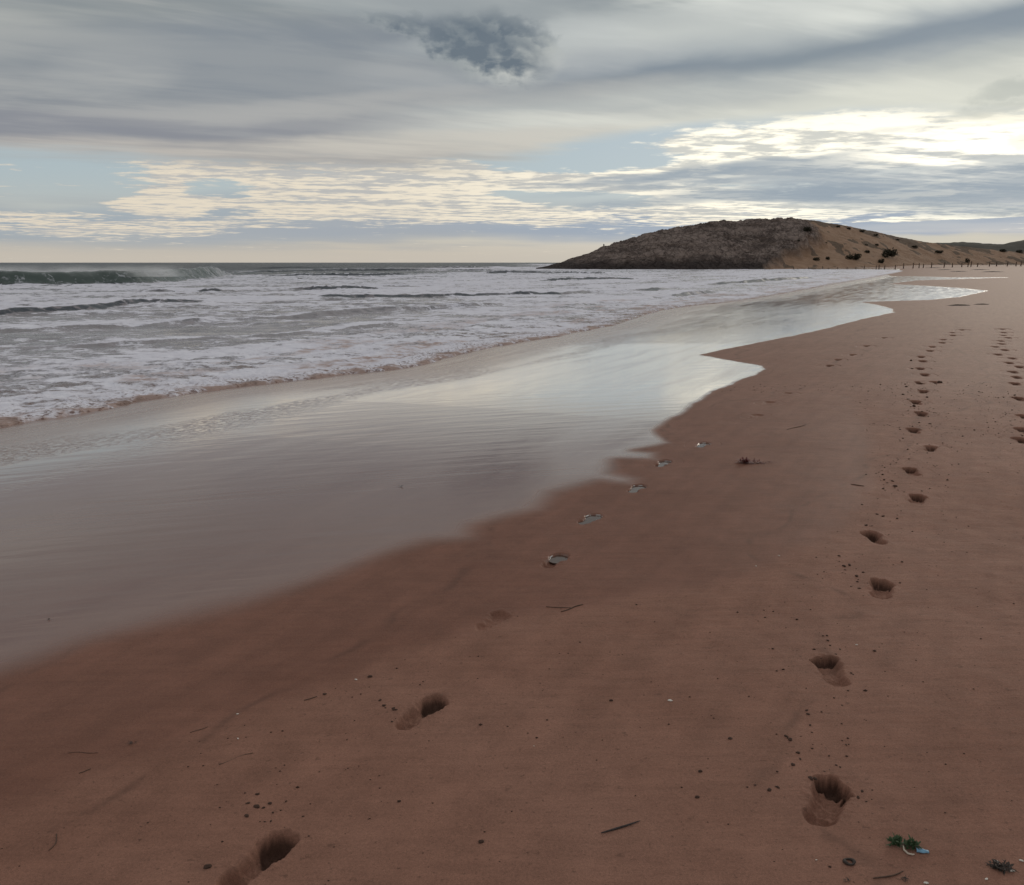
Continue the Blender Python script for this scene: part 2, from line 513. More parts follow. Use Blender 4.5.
# ----------------------------------------------------------------- footprints : where they are
# photo x, photo y, heading in degrees from +Y towards +X, deep, side, kind
left_trail = [(258, 862, 30, 1.15, 1, 'plain'), (422, 712, 33, 0.95, -1, 'plain'), (494, 620, 30, .4, 1, 'faint'), (555, 560, 30, .75, -1, 'pool'),
              (590, 519, 34, .6, 1, 'pool'), (637, 488, 30, .7, -1, 'pool'), (663, 463, 30, .7, 1, 'pool'), (703, 444.5, 30, .6, -1, 'pool'),
              (756, 416, 32, .3, 1, 'faint'), (769, 403, 32, .35, -1, 'faint'), (786, 394, 32, .3, 1, 'faint'), (829, 366, 32, .5, -1, 'far'),
              (837, 360, 32, .5, 1, 'far'), (852, 355, 32, .5, -1, 'far'), (866, 346, 32, .5, 1, 'far'), (884, 338, 32, .5, -1, 'far')]
mid_trail = [(826, 802, 33, 1.1, 1, 'toes'), (831, 671, 8, .8, -1, 'toes'), (881, 590, 26, .95, 1, 'toes'), (874, 538, 6, 1.2, -1, 'plain'),
             (917, 499, 30, 1.0, 1, 'toes'), (912, 472, 14, .8, -1, 'toes'), (930, 449, 30, 1., 1, 'far'), (914, 431, 20, 1.1, -1, 'far'),
             (921, 414.5, 24, 1.2, 1, 'far'), (916, 403, 20, 1., -1, 'far'), (923, 392, 28, 1., 1, 'far'), (920, 383, 24, 1., -1, 'far'),
             (934, 382.5, 24, .6, 1, 'far'), (925, 375, 24, 1., -1, 'far'), (920, 369, 24, 1., 1, 'far'), (923, 361.5, 24, 1.1, -1, 'far'),
             (921, 357, 24, 1., 1, 'far'), (930, 351, 24, 1., -1, 'far'), (932, 347, 24, 1., 1, 'far'), (942, 343, 24, 1., -1, 'far'),
             (943, 339.7, 24, 1., 1, 'far'), (953, 335.6, 24, 1., -1, 'far'), (952, 332.8, 24, 1., 1, 'far'), (962, 330, 24, .7, -1, 'far')]
right_trail = [(1021, 440, 20, .9, 1, 'far'), (1023, 430.5, 20, .6, -1, 'far'), (1024, 417, 20, .9, 1, 'far'), (1019, 399, 20, 1., -1, 'far'),
               (1015, 384, 20, 1., 1, 'far'), (1017, 377.5, 20, 1., -1, 'far'), (1013, 372, 20, 1., 1, 'far'), (1020, 367, 20, 1., -1, 'far'),
               (1009, 363, 20, 1., 1, 'far'), (1012.5, 358.5, 20, 1., -1, 'far'), (998, 354.6, 20, 1., 1, 'far'), (1005, 350.3, 20, 1., -1, 'far'),
               (995, 347, 20, 1., 1, 'far'), (1002, 344, 20, 1., -1, 'far'), (1000.7, 341, 20, 1., 1, 'far'), (1008, 338, 20, 1., -1, 'far'),
               (1003, 335.5, 20, 1., 1, 'far'), (1004, 332.7, 20, 1., -1, 'far'), (1002, 329.3, 20, .9, 1, 'far')]
PR = 0.25        # patch half length
PW = 0.17        # patch half width


def place(px, py, hd):
    x, y = ground_hit(px, py)
    a = math.radians(hd)
    return x, y, np.array([math.sin(a), math.cos(a)]), np.array([math.cos(a), -math.sin(a)])


prints = []
for tname, tr in (('left', left_trail), ('middle', mid_trail), ('right', right_trail)):
    for k, (px, py, hd, dp, sd, kind) in enumerate(tr):
        prints.append((tname, k, px, py, place(px, py, hd), dp, sd, kind))

# ----------------------------------------------------------------- beach sheet
ang = np.concatenate([np.linspace(-90, -44, 40)[:-1], np.linspace(-44, 44, 640), np.linspace(44, 90, 40)[1:]])
ang = np.concatenate([[-180, -150, -120], ang, [120, 150, 180]])
rad = [0.25]
while rad[-1] < 2500:
    r = rad[-1]
    rad.append(r * (1.05 if r < 1.2 else 1.0022 if r < 22 else 1.005 if r < 90 else 1.012 if r < 300 else 1.05))
rad = np.array(rad)
A, R = np.meshgrid(np.radians(ang), rad)
X = (R * np.sin(A)).ravel(); Y = (R * np.cos(A)).ravel()
GZ, GW, GD = ground(X, Y)
near = np.hypot(X, Y) < 45
for (_, _, px, py, (fx, fy, fu, fv), dp, sd, kind) in prints:
    m = near & (np.abs(X - fx) < 0.4) & (np.abs(Y - fy) < 0.4)
    i = np.nonzero(m)[0]
    u = (X[i] - fx) * fu[0] + (Y[i] - fy) * fu[1]; v = (X[i] - fx) * fv[0] + (Y[i] - fy) * fv[1]
    rho = np.sqrt((u / PR) ** 2 + (v / PW) ** 2)
    GZ[i] -= 0.13 * smooth(0.86, 0.72, rho)
SD = inland(X, Y)
Vg = np.stack([X, Y, GZ], -1)
Fg = grid_faces(len(rad), len(ang), SD > -30)
Vg, Fg, at = compact(Vg, Fg, {'wet': GW, 'damp': GD, 'shore': SD})


def sand_material():
    m, N, b = material('beach sand')
    p, x, y, z = N.pos()
    wet = N.attr('wet'); damp = N.attr('damp'); shore = N.attr('shore')
    # coordinates along and across the shore
    al = N.add(N.mul(x, 0.5), N.mul(y, 0.866)); ac = N.add(N.mul(x, 0.866), N.mul(y, -0.5))
    big = N.noise(p, 0.7, 4, 0.55)
    streak = N.noise(N.vec(N.mul(al, 0.9), N.mul(ac, 7.0)), 1.0, 4, 0.6)
    wind = N.noise(N.vec(N.mul(x, 3.0), N.mul(y, 26.0)), 1.0, 4, 0.62)
    grain = N.noise(p, 420.0, 2, 0.6)
    speck = N.noise(p, 60.0, 3, 0.7)
    drycol = N.mix(N.lerp(0.3, 0.7, big), (0.240, 0.116, 0.080, 1), (0.290, 0.151, 0.108, 1))
    dampcol = N.mix(N.lerp(0.3, 0.7, big), (0.190, 0.086, 0.058, 1), (0.218, 0.103, 0.072, 1))
    wetcol = N.mix(N.sm(3.6, 0.8, shore), (0.225, 0.124, 0.094, 1), (0.275, 0.170, 0.135, 1))
    c = N.mix(damp, drycol, dampcol)
    c = N.mix(N.mul(wet, 0.9), c, wetcol)
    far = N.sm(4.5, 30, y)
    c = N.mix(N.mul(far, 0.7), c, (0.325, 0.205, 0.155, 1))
    c = N.mix(N.mul(N.attr('hole_shade'), 0.85), c, (0.070, 0.038, 0.028, 1))  # shade inside the footprint holes painted as darker sand
    tone = N.add(N.add(N.mul(N.sub(streak, 0.5), 0.42), N.mul(N.sub(wind, 0.5), 0.36)), N.add(N.mul(N.sub(grain, 0.5), 1.1), N.mul(N.sub(N.noise(p, 130.0, 2, 0.6), 0.5), 0.55)))
    mott = N.noise(p, 5.5, 4, 0.65)
    tone = N.mad(N.sub(mott, 0.5), 0.45, tone)
    tone = N.mad(N.mul(tone, N.lerp(0, 1, wet, 1.0, 0.25)), 1.0, 1.0)
    c = N.mix(1.0, c, N.vec(tone, tone, tone), 'MULTIPLY')
    spk2 = N.noise(N.vec(N.mul(x, 22.0), N.mul(y, 34.0)), 1.0, 3, 0.75)
    dk = N.mul(N.m('MAXIMUM', N.sm(0.64, 0.72, speck), N.mul(N.sm(0.62, 0.70, spk2), 0.7)), N.inv(N.add(wet, N.mul(damp, 0.6))))
    c = N.mix(N.mul(dk, 0.65), c, (0.085, 0.045, 0.032, 1))
    # faint lines left by earlier swashes
    mnd = N.noise(N.vec(N.mul(al, 0.30), N.mul(ac, 0.30)), 1.0, 4, 0.55)
    sh = N.mad(N.sub(mnd, 0.5), 2.4, shore)
    ln = 0.0
    for s0, wd, st_ in ((6.1, .035, .5), (6.9, .02, .35), (8.1, .03, .45), (10.0, .03, .4)):
        g_ = N.m('DIVIDE', N.sub(sh, s0), wd)
        e_ = N.mul(N.m('EXPONENT', N.mul(N.mul(g_, g_), -1.0)), st_)
        ln = N.m('MAXIMUM', e_, ln) if not isinstance(ln, float) else e_
    ln = N.mul(N.mul(ln, N.inv(wet)), N.sm(0.42, 0.6, mott))
    c = N.mix(ln, c, (0.090, 0.048, 0.035, 1))
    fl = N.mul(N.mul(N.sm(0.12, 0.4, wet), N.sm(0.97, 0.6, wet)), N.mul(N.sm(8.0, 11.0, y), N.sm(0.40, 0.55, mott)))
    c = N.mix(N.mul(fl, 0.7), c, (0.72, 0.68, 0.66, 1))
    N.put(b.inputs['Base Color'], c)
    # the water film
    rn = N.noise(N.vec(N.mul(al, 0.35), N.mul(ac, 3.2)), 1.0, 5, 0.6)
    wr = N.add(N.lerp(0.3, 0.7, rn, 0.05, 0.17), N.sm(3.2, 0.6, shore, 0.0, 0.16))
    rough = N.add(N.mul(wet, wr), N.mul(N.inv(wet), N.mad(damp, -0.12, 0.72)))
    N.put(b.inputs['Roughness'], rough)
    N.put(b.inputs['Specular IOR Level'], N.lerp(0, 1, wet, 0.14, 0.5))
    b.inputs['IOR'].default_value = 1.40
    thick = N.mul(N.sm(5.5, 10.5, N.mad(N.sub(rn, 0.5), 3.0, y)), N.sm(1.0, 3.4, N.mad(N.sub(rn, 0.5), 3.0, shore)))   # thinner where it has drained longest
    N.put(b.inputs['Coat Weight'], N.mul(wet, N.mad(thick, 0.78, 0.22)))
    N.put(b.inputs['Coat Roughness'], wr); b.inputs['Coat IOR'].default_value = 1.75
    # relief : grains when dry, thin ripples when wet
    xs = N.mad(y, 0.20, x); ys = N.mad(x, -0.20, y)
    rip = N.noise(N.vec(N.mul(xs, 0.8), N.mul(ys, 5.0)), 1.0, 4, 0.5)
    pit = N.sm(0.46, 0.60, N.noise(N.vec(N.mul(x, 9.0), N.mul(y, 15.0)), 1.0, 2, 0.6))
    pitzone = N.mul(N.mul(N.sm(1.0, 2.0, shore), N.sm(4.0, 2.6, shore)), N.sm(0.42, 0.6, N.noise(N.vec(N.mul(al, 0.2), N.mul(ac, .7)), 1.0, 2)))
    hw = N.add(N.mul(rip, 0.0042), N.mul(N.mul(pit, pitzone), -0.010))
    hd = N.add(N.add(N.mul(grain, 0.0022), N.mul(wind, 0.005)), N.add(N.mul(speck, 0.003), N.mul(mott, 0.004)))
    hd = N.mul(hd, N.mad(damp, -0.55, 1.0))
    h = N.add(N.mul(hw, wet), N.mul(hd, N.inv(wet)))
    nb = N.bump(h, 1.0, 0.8)
    N.put(b.inputs['Normal'], nb); N.put(b.inputs['Coat Normal'], nb)
    return m


SAND = sand_material()
structure(mesh_object('sand', Vg, Fg, SAND, at))

# ----------------------------------------------------------------- the sea
ang = np.concatenate([np.linspace(-90, -40, 60)[:-1], np.linspace(-40, 38, 720)])
rad = [4.0]
while rad[-1] < 22000:
    r = rad[-1]
    rad.append(r * (1.0035 if r < 40 else 1.0045 if r < 330 else 1.03))
rad = np.array(rad)
A, R = np.meshgrid(np.radians(ang), rad)
X = (R * np.sin(A)).ravel(); Y = (R * np.cos(A)).ravel()
q = -inland(X, Y)
qj = q + 0.22 * fbm(X * 0.8, Y * 0.8, 3) + 0.05 * fbm(X * 5, Y * 5, 2)
gz = base_height(-q)
ring = np.hypot(X, Y)
surf = smooth(2.0, 14.0, q)
lump = smooth(0.05, 0.5, qj) * smooth(9, 2.5, q)
H = (0.030 * fbm(X * 2.2, Y * 2.6, 3) + 0.014 * fbm(X * 7.5, Y * 7.5, 2)) * (0.35 + 0.65 * lump) * smooth(0, 0.4, qj) * smooth(60, 25, q) + 0.03 * surf * fbm(X * 0.9, Y * 0.9, 3)
swell_dir = X * 0.18 + Y
hn = fbm(X * 0.05, swell_dir * 0.26, 3)
H = H + surf * (0.13 * hn + 0.05 * fbm(X * 0.35, Y * 0.5, 3)) + smooth(50, 110, q) * 0.16 * fbm(X * 0.03 + 4, swell_dir * 0.085, 3) * smooth(2500, 600, ring)
alongs = X * 0.5 + Y * 0.866
foam = 0.67 - 0.12 * smooth(4, 8, q) * smooth(0, -7, X) * smooth(24, 16, q) + 0.16 * smooth(3.0, 0.3, q)
foam = foam + 0.20 * fbm(X * 0.10, Y * 0.14, 3) + 0.30 * fbm(alongs * 0.03, q * 0.22, 3) * smooth(1.5, 5, q)
foam = foam + 0.30 * hn * surf + 0.45 * smooth(7, 1, q) * smooth(130, 170, ring)
sed = smooth(0.02, 0.4, fbm(alongs * 0.22 + 5, q * 0.5, 3)) * smooth(7.5, 3.0, q) * smooth(0.3, 1.0, q)
offs = smooth(58, 90, q + 0.25 * X)
foam = foam * (1 - offs) + offs * (0.18 + 0.30 * fbm(X * 0.02, Y * 0.05, 3))
foam = foam - 0.5 * smooth(150, 300, ring) * smooth(30, 60, q)
face = np.zeros_like(X)


def crest(pxs, amp, back, front, taper=0.1, lobes=0.5, scale=0.12, seed=0.0, dark=1.0, rag=1.0, z=SEA + .02):
    """a broken wave : pxs is the foot of its front as seen in the photograph"""
    global H, face, foam
    L = catmull([hit(px, py, z) for px, py in pxs], 5)
    d, par = poly_dist(X, Y, L)
    # signed : positive on the seaward (far) side
    tx = np.interp(par, np.linspace(0, 1, len(L)), L[:, 0]); ty = np.interp(par, np.linspace(0, 1, len(L)), L[:, 1])
    s = np.where((Y - ty) + 0.25 * (X - tx) * -1 > 0, d, -d)
    s = s + rag * (0.7 * fbm(X * 0.22 + seed, Y * 0.22, 3) + 0.35 * fbm(X * 1.1 + seed, Y * 0.6, 3)) * front
    a = amp * smooth(0, taper, par) * smooth(1, 1 - taper, par)
    mod = np.clip(1 - lobes + lobes * (1 + 1.6 * fbm(X * scale + seed, Y * scale * 0.4, 3)), 0.05, 1.35)
    prof = np.where(s < front, smooth(0, front, s), np.exp(-np.clip(s - front, 0, None) / back))
    prof = np.where(s < 0, 0, prof)
    H = H + a * mod * prof
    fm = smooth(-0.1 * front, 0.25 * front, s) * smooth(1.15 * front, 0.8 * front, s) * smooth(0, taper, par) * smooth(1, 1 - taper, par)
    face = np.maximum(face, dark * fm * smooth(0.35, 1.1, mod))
    top = smooth(0.8 * front, 1.1 * front, s) * smooth(1.2 * front + 2.2 * back, 1.2 * front, s) * smooth(0, taper, par) * smooth(1, 1 - taper, par)
    return s, par, top, mod


# the standing green wall on the left
s, par, top, mod = crest([(-420, 289), (-200, 287), (-60, 286), (40, 285), (100, 284), (165, 282.5), (205, 278.5), (246, 275)], 1.28, 3.5, 2.0, 0.08, 0.12, 0.10, 3.0, 1.0, 0.25)
foam = foam * (1 - smooth(0.9, 1, face) * 0.2)
GREEN = smooth(0.0, 0.3, s) * smooth(2.9, 2.3, s) * smooth(0.0, 0.05, par) * smooth(1.0, 0.93, par)
foam = np.where((s > -12) & (s < 0) & (par < 1), np.maximum(foam, 0.66 + 0.12 * fbm(X * .3, Y * .3, 3)), foam)
foam = foam * (1 - GREEN) + GREEN * (0.16 + 0.35 * smooth(0.80, 0.95, par) + 0.2 * smooth(0.5, 0.2, s))
face = face * (1 - GREEN)
for args in (([(-160, 321), (-60, 317), (20, 313), (48, 312), (85, 310.5), (120, 307), (160, 304.5), (205, 304), (238, 302), (275, 299), (330, 298), (384, 297), (430, 296.5), (475, 296), (540, 295), (600, 293)], .15, 2.0, .6, .05, .95, .24, 11.0),
             ([(560, 294.3), (610, 292.3), (650, 291), (683, 287), (726, 284.5), (766, 281.5), (793, 279.5), (825, 278)], .20, 2.2, .8, .08, .9, .10, 23.0),
             ([(140, 290), (165, 291), (195, 292), (230, 291.5), (262, 290), (330, 290), (420, 289)], .22, 2.5, .6, .1, .85, .2, 31.0),
             ([(440, 286), (490, 283), (539, 281.5), (590, 279.8), (640, 279), (700, 277.5)], .22, 3.0, .8, .1, .95, .07, 47.0),
             ([(250, 277), (300, 276), (360, 276), (420, 275)], .3, 4, 1.6, .12, .9, .06, 53.0),
             ([(460, 274.5), (500, 273.5), (530, 273), (570, 273.4), (610, 274)], .38, 4, 1.6, .1, .8, .05, 61.0),
             ([(246, 273), (300, 271.5), (370, 270.8), (450, 270.6), (540, 270.4)], .4, 6, 2.5, .1, .9, .03, 71.0),
             ([(250, 268.6), (350, 267.6), (450, 267.8), (545, 267.4)], .4, 8, 4, .1, .8, .02, 83.0),
             ([(-40, 331), (40, 329), (120, 326), (200, 322), (290, 318), (370, 312), (460, 308), (540, 303)], .12, 1.2, .5, .1, .9, .25, 97.0, .5),
             ([(560, 309), (620, 303), (680, 297), (740, 291)], .16, 1.2, .6, .15, .8, .22, 103.0, .7),
             ([(-60, 352), (40, 349), (140, 344), (240, 338), (340, 330), (430, 323)], .06, .9, .35, .1, .9, .4, 113.0, .35)):
    s, par, top, mod = crest(*args)
    foam = foam + 0.40 * top
rise = smooth(-0.05, 0.22, qj)
level = SEA + 0.025 + H + 0.012 * smooth(0.5, 0.1, qj) * (0.6 + 0.8 * fbm(X * 3, Y * 3, 2))
Z = (gz - 0.05) * (1 - rise) + level * rise
Fs = grid_faces(len(rad), len(ang), (q > -0.9))
Vs, Fs, at = compact(np.stack([X, Y, Z], -1), Fs, {'foam': foam, 'off': q, 'edge': qj, 'green': GREEN, 'face': face, 'far': ring, 'sed': sed})


def sea_material():
    m, N, b = material('sea water')
    p, x, y, z = N.pos()
    foam = N.attr('foam'); off = N.attr('off'); edge = N.attr('edge'); green = N.attr('green')
    P2 = N.vec(x, y)
    face = N.attr('face'); far = N.attr('far')
    n1 = N.noise(N.vec(N.mul(x, 0.34), N.mul(y, 0.62)), 1.0, 5, 0.62, 0.6)
    n2 = N.noise(N.vec(N.mul(x, 2.2), N.mul(y, 3.0)), 1.0, 5, 0.62, 0.5)
    n3 = N.noise(P2, 13.0, 4, 0.62)
    cell = N.voronoi(N.vec(N.mad(n2, 0.5, N.mul(x, 1.3)), N.mad(n1, 0.6, N.mul(y, 1.7))), 1.0, 'SMOOTH_F1')
    f = N.add(foam, N.add(N.mul(N.sub(n1, 0.5), 1.3), N.add(N.mul(N.sub(n2, 0.5), 1.6), N.mul(N.sub(n3, 0.5), 0.8))))
    f = N.add(f, N.mul(N.sub(cell, 0.42), 0.55))
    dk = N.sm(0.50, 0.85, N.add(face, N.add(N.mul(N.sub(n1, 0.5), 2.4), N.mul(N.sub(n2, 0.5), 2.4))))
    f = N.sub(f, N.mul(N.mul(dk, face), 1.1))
    fm = N.mul(N.sm(0.34, 0.70, f), 0.94)
    fm = N.mul(fm, N.sm(1.0, 0.3, green, 0.45, 1.0))
    milk = N.mix(N.sm(0.35, 0.65, n1), (0.205, 0.178, 0.185, 1), (0.36, 0.32, 0.335, 1))
    deep = N.mix(N.sm(22, 75, off), milk, (0.026, 0.034, 0.040, 1))
    deep = N.mix(N.sm(0.3, 4.0, off), (0.20, 0.115, 0.085, 1), deep)
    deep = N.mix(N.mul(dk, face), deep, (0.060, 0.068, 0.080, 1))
    sed = N.mul(N.attr('sed'), N.sm(0.40, 0.62, n2))
    deep = N.mix(green, deep, (0.062, 0.082, 0.072, 1))
    fcol = N.mix(N.sm(0.3, 0.8, n2), (0.76, 0.73, 0.80, 1), (0.91, 0.89, 0.95, 1))
    fcol = N.mix(N.mul(sed, 0.8), fcol, (0.36, 0.215, 0.16, 1))
    muck = N.mul(N.sm(0.55, 0.0, N.mad(N.sub(n2, 0.5), 2.6, edge)), 0.85)
    fcol = N.mix(muck, fcol, (0.33, 0.20, 0.145, 1))
    clod = N.mul(N.sm(0.53, 0.62, N.mad(N.sub(n2, 0.5), 0.6, n3)), N.sm(1.5, 0.4, N.mad(N.sub(n1, 0.5), 2.0, edge)))
    fcol = N.mix(N.mul(clod, 0.8), fcol, (0.14, 0.068, 0.047, 1))
    N.put(b.inputs['Base Color'], N.mix(fm, deep, fcol))
    rw = N.add(N.sm(80, 300, far, 0.2, 0.34), N.mul(face, 0.22))
    N.put(b.inputs['Roughness'], N.add(rw, N.mul(fm, N.sub(0.75, rw))))
    N.put(b.inputs['Specular IOR Level'], N.lerp(0, 1, fm, 0.5, 0.25))
    b.inputs['IOR'].default_value = 1.33
    w1 = N.noise(N.vec(N.mul(x, 0.25), N.mul(y, 0.8)), 1.0, 5, 0.6)
    w2 = N.noise(P2, 2.2, 4, 0.6)
    h = N.add(N.mul(w1, N.mul(N.sm(4, 40, off, 0.02, 0.55), N.sm(100, 400, far, 1.0, 2.6))), N.mul(w2, N.sm(2, 20, off, 0.02, 0.09)))
    h = N.mul(h, N.sm(0.0, 1.0, green, 1.0, 0.25))
    h = N.add(h, N.mul(N.mul(n3, fm), 0.025))
    h = N.add(h, N.mul(fm, 0.02))
    N.put(b.inputs['Normal'], N.bump(h, 1.0, 0.9))
    return m


structure(mesh_object('sea', Vs, Fs, sea_material(), at))

# ----------------------------------------------------------------- headland, dune and the hills beyond
sil = [(535, 268), (548, 266), (556, 263.5), (566, 260.5), (580, 256), (600, 249.5), (615, 244.6), (640, 236.5), (662, 230.6), (690, 226.5), (712, 223.6), (724, 221.6),
       (733, 222.6), (744, 222.2), (760, 219.4), (778, 218.2), (800, 219.2), (820, 221.3), (850, 226.3), (872, 231), (900, 237.8), (930, 243), (960, 246.5), (1000, 250.5), (1040, 253), (1150, 256), (1400, 258)]
spx = np.array([s_[0] for s_ in sil]); spy = np.array([s_[1] for s_ in sil])
NX, NT = 900, 190
pxs = np.concatenate([np.linspace(536, 1040, 820), np.linspace(1040, 1400, 81)[1:]])
NX = len(pxs)
tt = np.concatenate([np.linspace(0, 1, 130), 1 + np.linspace(0, 1, 41)[1:] * 0.8])
yf = np.interp(pxs, [536, 560, 620, 700, 780, 850, 900, 960, 1040, 1400], [268, 252, 240, 240, 248, 256, 262, 292, 310, 330])
yc = np.interp(pxs, [536, 620, 850, 950, 1040, 1400], [272, 292, 312, 330, 345, 380])
PXG, T = np.meshgrid(pxs, tt, indexing='ij')
YF = yf[:, None]; YC = yc[:, None]
crest_py = np.interp(pxs, spx, spy)
dz = np.array([ray(p_, s_)[2] / ray(p_, s_)[1] for p_, s_ in zip(pxs, crest_py)])
dxr = np.array([ray(p_, s_)[0] / ray(p_, s_)[1] for p_, s_ in zip(pxs, crest_py)])
HC = (CAMZ + dz * yc)[:, None]
YY = YF + (YC - YF) * T
XX = dxr[:, None] * YY
rockx = np.interp(T, [0, .25, .5, .8, 1.0], [770, 792, 822, 812, 806])
ROCK = smooth(9, -9, PXG - rockx + 10 * fbm(XX * 0.12, YY * 0.2, 3))
base_z = -1.0
prof_rock = 1 - (1 - np.clip(T, 0, 1)) ** 1.5
prof_dune = np.clip(T, 0, 1) ** 1.25 * 0.8 + 0.2 * smooth(0, 1, T)
prof = prof_rock * ROCK + prof_dune * (1 - ROCK)
prof = np.where(T > 1, 1 - 0.9 * ((T - 1) / 0.8) ** 1.6, prof)
ZZ = base_z + (HC - base_z) * prof
n_r = np.abs(fbm(XX * 0.22, YY * 0.30, 4, 0.6))
led = fbm(XX * 0.10, ZZ * 0.55 + YY * 0.05, 4, 0.6)
amp = np.clip(HC / 8, 0.15, 1)
ZZ = ZZ + amp * ROCK * 1.6 * fbm(XX * 0.055, YY * 0.05 + ZZ * 0.02, 3) * smooth(0, .15, T) * smooth(1.0, .8, T)
ZZ = ZZ + amp * ROCK * ((0.55 - 1.5 * n_r) * 0.75 + 0.8 * led) * smooth(0, 0.06, T)
ZZ = ZZ + amp * (1 - ROCK) * (0.35 * fbm(XX * 0.08, YY * 0.08, 4) + 0.15 * np.abs(fbm(XX * 0.5, YY * 0.5, 3))) * smooth(0, 0.2, T)
VEG = (1 - ROCK) * smooth(0.0, 0.32, fbm(XX * 0.13, YY * 0.10, 4, 0.6) - 0.32 + 0.75 * smooth(0.78, 1.0, T) + 0.25 * smooth(880, 960, PXG) * smooth(.1, .4, T))
WETR = ROCK * smooth(3.4, 0.8, ZZ + 0.5 * fbm(XX * 0.2, YY * 0.2, 2))
Vh = np.stack([XX, YY, ZZ], -1).reshape(-1, 3)
Fh = grid_faces(NX, len(tt))[:, ::-1]


def headland_material():
    m, N, b = material('headland rock and dune sand')
    p, x, y, z = N.pos()
    rock = N.attr('rock'); veg = N.attr('scrub'); wet = N.attr('tide')
    n1 = N.noise(p, 0.35, 5, 0.65); n2 = N.noise(p, 1.4, 5, 0.65)
    n3 = N.noise(N.vec(N.mul(x, .12), N.mul(y, .12), N.mul(z, .8)), 1.0, 4, 0.6)
    n0 = N.noise(N.vec(N.mul(x, .10), N.mul(y, .05), N.mul(z, .35)), 1.0, 5, 0.65)
    rc = N.mix(N.sm(0.32, 0.68, N.add(N.mul(N.sub(n2, .5), .55), N.mad(N.sub(n0, .5), 1.2, n1))), (0.096, 0.071, 0.062, 1), (0.265, 0.204, 0.177, 1))
    rc = N.mix(N.mul(N.sm(0.45, 0.7, n3), 0.4), rc, (0.21, 0.15, 0.12, 1))
    cr = N.voronoi(p, 0.38, 'DISTANCE_TO_EDGE')
    rc = N.mix(N.mul(N.sm(0.07, 0.0, cr), N.sm(0.45, 0.65, n1, 0.0, 0.6)), rc, (0.05, 0.038, 0.034, 1))
    rc = N.mix(N.mul(wet, 0.85), rc, (0.028, 0.021, 0.021, 1))
    dc = N.mix(N.sm(0.3, 0.7, n1), (0.255, 0.156, 0.100, 1), (0.335, 0.212, 0.142, 1))
    sc = N.mix(n2, (0.035, 0.033, 0.022, 1), (0.15, 0.10, 0.075, 1))
    c = N.mix(N.mul(N.sm(0.28, 0.55, N.mad(N.sub(n2, .5), .9, veg)), 0.8), dc, sc)
    c = N.mix(rock, c, rc)
    N.put(b.inputs['Base Color'], c)
    b.inputs['Roughness'].default_value = 0.9; b.inputs['Specular IOR Level'].default_value = 0.15
    h = N.add(N.mul(n2, N.lerp(0, 1, rock, 0.25, 0.6)), N.mul(N.sm(0.0, 0.12, cr), N.mul(rock, 0.5)))
    N.put(b.inputs['Normal'], N.bump(h, 1.0, 0.9))
    return m


structure(mesh_object('headland', Vh, Fh, headland_material(), {'rock': ROCK.ravel(), 'scrub': VEG.ravel(), 'tide': WETR.ravel()}))


def headland_point(px, t):
    i = int(np.argmin(abs(pxs - px))); j = int(np.argmin(abs(tt - t)))
    return XX[i, j], YY[i, j], ZZ[i, j]


def headland_at(px, py):
    """point of the headland's near face that shows at this photo point"""
    i = int(np.argmin(abs(pxs - px)))
    d = ray(px, py); e = d[2] / d[1]
    zz = (ZZ[i, :130] - CAMZ) / YY[i, :130]
    j = int(np.argmin(abs(zz - e) + 0.0005 * np.arange(130) / 130))
    return XX[i, j], YY[i, j], ZZ[i, j]


hill = plain('far scrub hill', (0.045, 0.042, 0.036), 0.95, 0.5, 0.05, 0.1)
fh = np.array([(840, 250), (890, 245.5), (915, 243.6), (940, 242.9), (965, 242.2), (985, 243.6), (1000, 244.4), (1010, 243), (1024, 240.4), (1050, 236), (1120, 228), (1250, 225), (1500, 232)], float)
pf = np.linspace(840, 1500, 320)
yb = 620.0
Vf = []
rows = np.concatenate([np.linspace(0, 1, 14), [1.25, 1.6, 2.2]])
for k_, p_ in enumerate(pf):
    d = ray(p_, np.interp(p_, fh[:, 0], fh[:, 1])); sl = d[2] / d[1]; sx = d[0] / d[1]
    topz = CAMZ + sl * yb
    for r_ in rows:
        yy = yb - 160 + 160 * r_
        pr = math.sin(min(r_, 1) * math.pi / 2) ** 1.3 if r_ <= 1 else max(0.0, 1 - (r_ - 1) * 0.8)
        Vf.append((sx * yy, yy, -0.5 + (topz + 0.5) * pr))
Vf = np.array(Vf)
Vf[:, 2] += 0.55 * fbm(Vf[:, 0] * 0.09, Vf[:, 1] * 0.09, 4, 0.6)
structure(mesh_object('hills', Vf, grid_faces(len(pf), len(rows))[:, ::-1], hill))

# lagoon behind the beach
lag = [hit(px, py, 0.80) for px, py in ((936, 264.75), (970, 264.95), (1024, 265.0), (1100, 265.1), (1160, 264.9), (1100, 264.25), (1024, 264.2), (970, 264.35))]
lagc = catmull(lag + [lag[0]], 6)[:-1]


def sheet(name, pts, z, mat, thick=0.01):
    n = len(pts)
    me = bpy.data.meshes.new(name)
    me.from_pydata([(x, y, z) for x, y in pts] + [(x, y, z - thick) for x, y in pts], [],
                   [tuple(range(n)), tuple(range(2 * n - 1, n - 1, -1))] + [(k, k + n, (k + 1) % n + n, (k + 1) % n) for k in range(n)])
    me.materials.append(mat)
    o = bpy.data.objects.new(name, me); col.objects.link(o)
    return o


def still_water(name, rough=0.08, c=(0.085, 0.048, 0.036)):
    m, N, b = material(name)
    p, *_ = N.pos()
    b.inputs['Base Color'].default_value = (*c, 1)
    b.inputs['Roughness'].default_value = rough; b.inputs['IOR'].default_value = 1.33
    N.put(b.inputs['Normal'], N.bump(N.noise(p, 30, 2), 0.002, 0.5))
    return m


